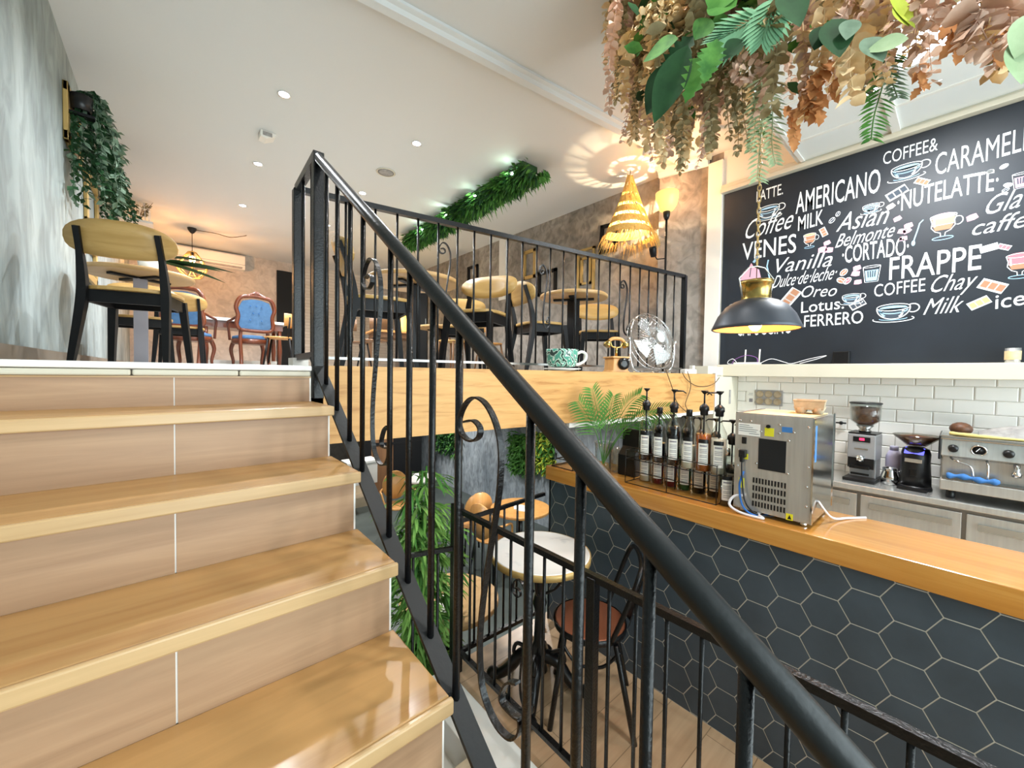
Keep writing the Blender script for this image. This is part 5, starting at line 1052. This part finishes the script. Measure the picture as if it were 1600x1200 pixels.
# dense core so that the inside reads as leaves
for mm in ('leaf_olive', 'leaf_tan', 'leaf_dark', 'leaf_moss'):
    m = M()
    for k in range(420): c = V((2.03 + rn.gauss(0, .15), rn.uniform(-1.2, 1.22), 3.47 + rn.gauss(0, .16))); m.leaf(c, (rn.uniform(-1, 1), rn.uniform(-1, 1), rn.uniform(-1, .6)), (rn.uniform(-1, 1), rn.uniform(-1, 1), 1), rn.uniform(.05, .11), .05, 3, .15, True)
    obj('leaf_filling', m, mm, fa)['kind'] = 'stuff'
def bigleaf(b, t, w, mm, X0=1.66, X1=1.64, kind='leaf'):
    p, q = at(*b, 0, X0), at(*t, 0, X1); dd = q - p; m = M(); nrm = V((-.85, -.5, .25))
    if kind == 'leaf': m.leaf(p, dd, nrm, dd.length, w, 10, .03, False, .25, 0)
    elif kind == 'lobed':
        m.leaf(p, dd, nrm, dd.length, w, 14, .03, False, .3, .45)
    else:
        sd = dd.normalized().cross(nrm).normalized(); m.tube([p, q], .004, 5)
        for i in range(11):
            c = p + dd * (.12 + .085 * i)
            for s in (-1, 1): m.leaf(c, sd * s * (1.1 - .05 * i) + dd.normalized() * (.55 + .06 * i), nrm, w * (1.0 - abs(i - 4) * .07), .021, 4, .1, False, .15)
    obj('palm_leaf' if kind == 'palm' else 'broad_leaf', m, mm, fa)
bigleaf((1085, 55), (1030, 128), .13, 'leaf_dark', kind='lobed'); bigleaf((1060, 95), (1010, 178), .15, 'leaf_dark'); bigleaf((1110, 75), (1070, 160), .13, 'leaf_green', kind='lobed'); bigleaf((1150, 10), (1105, 10), .14, 'leaf_green'); bigleaf((1140, -30), (1112, 22), .13, 'leaf_green')
bigleaf((1075, 70), (1022, 190), .14, 'leaf_dark', 1.62, 1.62); bigleaf((1120, 60), (1100, 130), .11, 'leaf_moss', 1.62, 1.62, 'lobed'); bigleaf((1060, 60), (1005, 95), .10, 'leaf_moss', 1.62, 1.62); bigleaf((1112, 30), (1085, 62), .10, 'leaf_moss'); bigleaf((1195, 20), (1128, 60), .17, 'leaf_mint', 1.70, 1.68, 'palm'); bigleaf((1215, -10), (1192, 62), .11, 'leaf_mint', 1.70, 1.68, 'palm'); bigleaf((1082, 165), (1068, 205), .06, 'leaf_green', 1.85, 1.85); bigleaf((1300, 30), (1312, 88), .10, 'leaf_dark'); bigleaf((1290, 40), (1272, 78), .07, 'leaf_dark')
bigleaf((1225, -20), (1250, 40), .10, 'leaf_dark'); bigleaf((1350, 60), (1380, 95), .07, 'leaf_sage'); bigleaf((1390, -10), (1430, 42), .035, 'leaf_lime', 1.7, 1.7); bigleaf((1400, 5), (1420, 40), .05, 'leaf_lime', 1.7, 1.7); bigleaf((1330, 30), (1322, 62), .06, 'leaf_sage'); bigleaf((1420, 60), (1352, 80), .06, 'leaf_pale'); bigleaf((1590, 60), (1596, 130), .07, 'leaf_pale'); bigleaf((1612, 20), (1585, 90), .07, 'leaf_pale'); bigleaf((1160, 62), (1130, 92), .08, 'leaf_dark')
def fern(pts, w, mm, X_=1.86):
    P = smooth_path([at(u, v, 0, X_) for u, v in pts], 7); m = M(); m.tube(P, .002, 4); n_ = len(P)
    for i in range(2, n_):
        t = i / n_; tg = (P[i] - P[i - 1]).normalized(); sd = V((.60, -.75, 0))
        for s in (-1, 1): m.leaf(P[i], sd * s + tg * .5 + V((-.3, -.3, rn.uniform(-.3, .25))) * .5, V((-.7, -.6, .4)), w * (1 - .55 * t) * rn.uniform(.85, 1.15), .011, 3, .12)
    obj('fern_frond', m, mm, fa)
for pts, w, mm in (([(1188, 110), (1192, 170), (1187, 230), (1183, 280)], .09, 'leaf_pale'), ([(1200, 125), (1207, 175), (1206, 225), (1212, 256)], .07, 'leaf_pale'), ([(1178, 150), (1180, 195), (1173, 235)], .06, 'leaf_pale'), ([(1392, 70), (1380, 130), (1366, 180), (1361, 218)], .085, 'leaf_green'), ([(1385, 80), (1392, 120), (1402, 152)], .07, 'leaf_sage'), ([(1370, 90), (1352, 125), (1345, 155)], .07, 'leaf_sage'), ([(1080, 60), (1050, 50), (1020, 85)], .06, 'leaf_dark')): fern(pts, w, mm)
def oak(p0, p1, n_, w, X_=1.83):
    a, b = at(*p0, 0, X_), at(*p1, 0, X_); m = M(); m.tube([a, b], .002, 4)
    for i in range(n_):
        c = a.lerp(b, i / n_); m.leaf(c, (rn.uniform(-.6, .6), rn.uniform(-.6, .6), -.8), (-.8, -.5, rn.uniform(-.3, .6)), w * rn.uniform(.8, 1.2), w * .62, 8, .1, False, .3, .35)
    obj('oak_spray', m, 'leaf_rust', fa)
oak((1285, 95), (1262, 168), 16, .075); oak((1262, 120), (1285, 175), 12, .07); oak((1232, 165), (1243, 222), 8, .06); oak((1310, 120), (1300, 150), 6, .05); oak((1437, 100), (1438, 142), 7, .045); oak((1545, 60), (1560, 92), 7, .05); oak((1555, -10), (1575, 40), 10, .08); oak((1480, 20), (1500, 85), 9, .06)
for px, py, mm in ((1197, 42, 'leaf_tan'), (1040, 20, 'leaf_tan'), (1165, 108, 'leaf_rose'), (1335, 12, 'leaf_rose'), (1450, 15, 'leaf_rose'), (1010, 30, 'leaf_tan')):
    c = at(px, py, 0, 1.72); m = M()
    for k in range(46):
        d = V((rn.gauss(0, 1), rn.gauss(0, 1), rn.gauss(0, 1))).normalized(); m.leaf(c + d * .030, d + V((rn.uniform(-.8, .8), rn.uniform(-.8, .8), rn.uniform(-.8, .8))), d, .032, .026, 3, 0, True, .3)
    obj('blossom', m, mm, fa)

# bar ceiling lights
for (a, b), lab in (((3.30, .12), 'bright square light panel in the low bar ceiling behind the flowers'),):
    t = thing('ceiling_panel_light', lab, 'ceiling light', (a, b, DZ), 0)
    obj('frame', M().span((-.22, -.22, -.012), (.22, -.205, 0)).span((-.22, .205, -.012), (.22, .22, 0)).span((-.22, -.22, -.012), (-.205, .22, 0)).span((.205, -.22, -.012), (.22, .22, 0)), 'white_paint', t); obj('diffuser', M().span((-.205, -.205, -.008), (.205, .205, -.002)), 'led_panel', t)
    lamp('AREA', 'panel_light', (a, b, DZ - .02), 40, (.95, .98, 1), .26)
t = thing('ceiling_spotlight', 'small round spotlight in the low bar ceiling', 'spotlight', (3.62, .48, DZ - .0)); obj('ring', M().lathe([(.05, -.001), (.055, -.01), (.04, -.004), (.038, 0)], 22, cap=False), 'white_paint', t); obj('diffuser', M().lathe([(.04, -.003), (0, -.004)], 22), 'led', t)
lamp('SPOT', 'bar_spot', (3.62, .48, DZ - .03), 30, (1, .98, .95), .04, spot=140)

# ================================================================== MARBLE TABLE BY THE BAR
mt = thing('marble_table', 'round white marble table with a brass rim and ornate black iron base', 'table', (1.487, 1.463, 0))
obj('tabletop', M().lathe([(.255, .72), (.262, .724), (.262, .748), (.255, .75)], 48), 'marble', mt, label='white marble top'); obj('rim', M().lathe([(.262, .715), (.268, .716), (.268, .747), (.262, .7475)], 48, cap=False), 'gold_frame', mt, label='golden rim')
obj('column', M().lathe([(.05, .10), (.035, .16), (.05, .20), (.028, .26), (.024, .42), (.04, .47), (.026, .52), (.03, .66), (.07, .70), (.075, .716)], 18), 'iron_dark', mt)
for k in range(4):
    a = radians(35) + k * pi / 2; c_, s_2 = cos(a), sin(a)
    obj('leg', M().tube(smooth_path([(.02 * c_, .02 * s_2, .18), (.10 * c_, .10 * s_2, .16), (.16 * c_, .16 * s_2, .08), (.22 * c_, .22 * s_2, .03), (.255 * c_, .255 * s_2, .024)], 5), [.036 - .0006 * i for i in range(20)] + [.024], 9).ball((.255 * c_, .255 * s_2, .028), (.040, .040, .028), 10, 7), 'iron_dark', mt)
    obj('leaf_ornament', M().tube(smooth_path([(.06 * c_, .06 * s_2, .20), (.12 * c_, .12 * s_2, .22), (.14 * c_, .14 * s_2, .17), (.11 * c_, .11 * s_2, .155)], 5), .011, 7), 'iron_dark', mt)
    obj('bracket', M().tube(smooth_path([(.03 * c_, .03 * s_2, .52), (.09 * c_, .09 * s_2, .56), (.13 * c_, .13 * s_2, .64), (.11 * c_, .11 * s_2, .69), (.08 * c_, .08 * s_2, .66)], 5), .007, 7), 'iron_dark', mt)
mch = thing('metal_chair', 'black metal chair with a copper coloured seat between the marble table and the bar', 'chair', (1.60, 1.215, 0), face(-.62, .78))
obj('seat', M().lathe([(.16, .435), (.175, .44), (.178, .452), (.17, .458)], 30), 'copper', mch, label='copper coloured seat'); obj('seat_rim', M().lathe([(.178, .425), (.184, .43), (.184, .455), (.178, .458)], 30, cap=False), 'black_iron', mch)
for s in (-1, 1):
    obj('leg', M().tube([(s * .13, .12, .43), (s * .18, .18, 0)], .013, 8), 'black_iron', mch); obj('leg', M().tube([(s * .14, -.12, .43), (s * .18, -.21, 0)], .013, 8), 'black_iron', mch)
    obj('brace', M().tube(smooth_path([(s * .135, .13, .40), (s * .15, .06, .32), (s * .15, -.06, .32), (s * .145, -.14, .40)], 4), .008, 7), 'black_iron', mch)
obj('back_frame', M().tube(smooth_path([(-.155, -.10, .45), (-.175, -.16, .62), (-.165, -.21, .76), (-.09, -.235, .80), (.09, -.235, .80), (.165, -.21, .76), (.175, -.16, .62), (.155, -.10, .45)], 5), .012, 8), 'black_iron', mch)
obj('backrest', M().add([(x, -.15 - .09 * (z - .46) / .3 * .9 - .02 * (1 - (x / .06) ** 2) - .03, z) for z in (.46, .60, .74, .79) for x in (-.06, -.02, .02, .06)], [(i * 4 + j, i * 4 + j + 1, i * 4 + j + 5, i * 4 + j + 4) for i in range(3) for j in range(3)], True), 'black_iron', mch)

# ================================================================== BASEMENT
bpl = thing('bamboo_plant', 'tall leafy green bamboo like plant rising behind the stair railing', 'plant', (1.20, 2.24, BF))
obj('pot', M().lathe([(.14, 0), (.16, .01), (.20, .36), (.185, .36), (.17, .30), (0, .30)], 22, cap=False), 'black_plastic', bpl)
rn = random.Random(33)
for k in range(11):
    a, r0 = rn.uniform(0, 2 * pi), rn.uniform(.02, .10); hgt = rn.uniform(1.25, 1.86); lean = V((cos(a), sin(a), 0)) * rn.uniform(.02, .16); b_0 = V((r0 * cos(a), r0 * sin(a), .30))
    pts = [b_0 + lean * (i / 9) ** 1.5 + V((0, 0, (hgt - .3) * i / 9)) for i in range(10)]; obj('cane', M().tube(pts, .007, 6), 'leaf_green', bpl)
    for h_, mm in ((0, 'leaf_bamboo'), (1, 'leaf_bamboo_dark' if k % 2 == 0 else 'leaf_bamboo')):
        m = M()
        for i in range(2, 10):
            for j in range(3):
                c = pts[i].lerp(pts[i - 1], rn.random()); b2 = rn.uniform(0, 2 * pi); d = V((cos(b2), sin(b2), rn.uniform(-.2, .5))); e = c + d * rn.uniform(.03, .10)
                m.tube([c, e], .0018, 3)
                for q in range(3): m.leaf(e, d + V((rn.uniform(-.6, .6), rn.uniform(-.6, .6), rn.uniform(-.6, .1))), V((rn.uniform(-.4, .4), rn.uniform(-.4, .4), 1)), rn.uniform(.09, .16), .020, 4, .45)
        obj('foliage', m, mm, bpl)
def bistro(label, loc, rz, group='basement chairs with oval backs'):
    t = thing('oval_chair', label, 'chair', loc, rz, group)
    obj('seat', M().lathe([(.19, .44), (.21, .45), (.205, .468)], 26), 'orange_wood', t)
    P = [(.19 * cos(2 * pi * k / 26), .70 + .21 * sin(2 * pi * k / 26)) for k in range(26)]
    bk = M(); vs = [(a, -.19 - .07 * (b - .5) - .03 * (1 - (a / .19) ** 2), b) for a, b in P]; bk.v = vs + [(a, y + .014, b) for a, y, b in vs] + [(0, -.235, .70), (0, -.221, .70)]; bk.s = []
    for k in range(26):
        j = (k + 1) % 26; bk.f += [[j, k, 52], [26 + k, 26 + j, 53], [k, j, 26 + j, 26 + k]]; bk.s += [True, True, False]
    obj('backrest', bk, 'orange_wood', t)
    for s in (-1, 1):
        obj('armrest', M().tube(smooth_path([(s * .18, -.21, .66), (s * .235, -.08, .66), (s * .24, .06, .645), (s * .20, .12, .47)], 4), .014, 8), 'orange_wood', t)
        for y in (-1, 1): obj('leg', M().tube([(s * .14, y * .14, .45), (s * .19, y * .20, 0)], .014, 8), 'black_iron', t)
    return t
def woodtable(label, loc, r, top='orange_wood'):
    t = thing('cafe_table', label, 'table', loc, 0, 'basement round tables')
    obj('tabletop', M().lathe([(r - .01, .715), (r, .72), (r, .745), (r - .006, .75)], 44), top, t); obj('column', M().tube([(0, 0, .02), (0, 0, .715)], .03, 12), 'iron_dark', t); obj('base_plate', M().lathe([(.22, 0), (.22, .012), (.05, .03)], 26), 'iron_dark', t); return t
p = at(812, 800, 2, BF + .75); woodtable('round orange wood table with a leaflet near the grey basement wall', (p.x + .12, p.y + .12, BF), .37)
lf = M().box((p.x + .12, p.y + .05, BF + .7525), (.20, .14, .003), .5).box((p.x + .10, p.y + .13, BF + .7545), (.16, .12, .001), .9); tag(obj('leaflet', lf, 'paper'), 'colourful leaflet on the orange wood table', 'leaflet')
q = atd(770, 800, 4.65); bistro('oval backed wood chair at the table with the leaflet', (q.x, q.y, BF), face(.98, .2)); q = atd(738, 800, 5.1); bistro('oval backed wood chair between the bamboo plant and the leaflet table, turned away', (q.x, q.y, BF), face(.2, .95))
q = at(622, 790, 2, BF + .45); bistro('oval backed wood chair far back in the basement', (q.x, q.y, BF), face(-.2, -.9)); woodtable('white topped round table far back in the basement', (q.x + .45, q.y + .2, BF), .28, 'ceramic')
ct = woodtable('pale wood table with a printed card just behind the corner post', (1.52, 2.42, BF), .36, 'table_wood')
tag(obj('menu_card', M().box((1.47, 2.35, BF + .7525), (.22, .15, .003), .9), 'paper'), 'white printed card on the pale wood table', 'card')
woodtable('white round table left of the bamboo plant under the stairs', (.86, 2.75, BF), .32, 'ceramic')
def greens(label, px, py, w, h, seed, mats, grp='green wall bushes'):
    rr = random.Random(seed); c = at(px, py, 0, XR - .08); t = thing('wall_greenery', label, 'plant', (XR, c.y, c.z), 0, grp)
    obj('backing', M().span((-.04, -w * .42, -h * .42), (-.005, w * .42, h * .42)), 'leaf_dark', t)
    for mm in mats:
        m = M()
        for k in range(420): a, b = rr.uniform(-1, 1), rr.uniform(-1, 1); s = sqrt(max(0, 1 - .8 * max(a * a, b * b))); m.leaf((-.03 - .16 * s * rr.random(), a * w / 2, b * h / 2), (rr.uniform(-1, -.1), rr.uniform(-1, 1), rr.uniform(-1, .5)), (rr.uniform(-1, 1), rr.uniform(-1, 1), 1), rr.uniform(.07, .13), .035, 2, .15)
        obj('foliage', m, mm, t)
greens('yellow green bush on the grey wall just above the bar end', 846, 705, .5, .62, 3, ('leaf_lime', 'leaf_green')); greens('dark green bush on the grey wall behind the thick baluster', 815, 708, .55, .66, 4, ('leaf_moss', 'leaf_green')); greens('green bush on the grey wall under the fascia, left of the scroll', 700, 675, .9, .9, 5, ('leaf_moss', 'leaf_dark'))  # lime leaves of the first bush carry its yellowish light as colour
p = atd(612, 720, 8.0)
dc = thing('dark_cabinet', 'dark wood cabinet with black frame far back in the basement', 'cabinet', (p.x, p.y, BF), radians(-15))
obj('body', M().span((-.55, -.2, 0), (.55, .2, 1.75)), 'dark_wood', dc); obj('frame', M().span((-.58, -.22, 0), (-.42, -.2, 1.8)).span((.0, -.22, 0), (.56, -.205, 1.78)), 'black_paint', dc); obj('shelf', M().span((-.42, -.23, .95), (.56, -.2, 1.0)), 'black_paint', dc)
p = atd(562, 715, 6.6); wb = thing('storage_box', 'white storage box far back below the stairs edge', 'box', (p.x, p.y, BF + .51)); obj('body', M().span((-.25, -.15, 0), (.25, .15, .35)), 'ceramic', wb, bevel=.01); obj('lid', M().span((-.26, -.16, .35), (.26, .16, .40)), 'white_paint', wb, bevel=.01)
for x, y in ((1.3, 3.2), (3.2, 3.4), (2.2, 6.2), (3.4, 6.4)):
    t = thing('basement_downlight', 'small round downlight in the basement ceiling', 'spotlight', (x, y, 1.41), 0, 'basement downlights'); obj('diffuser', M().lathe([(.05, -.004), (0, -.005)], 20), 'led', t); obj('ring', M().lathe([(.05, -.001), (.06, -.008), (.05, -.004)], 20, cap=False), 'white_paint', t)
    lamp('SPOT', 'basement_light', (x, y, 1.38), 60, (1, .98, .95), .05, spot=150)
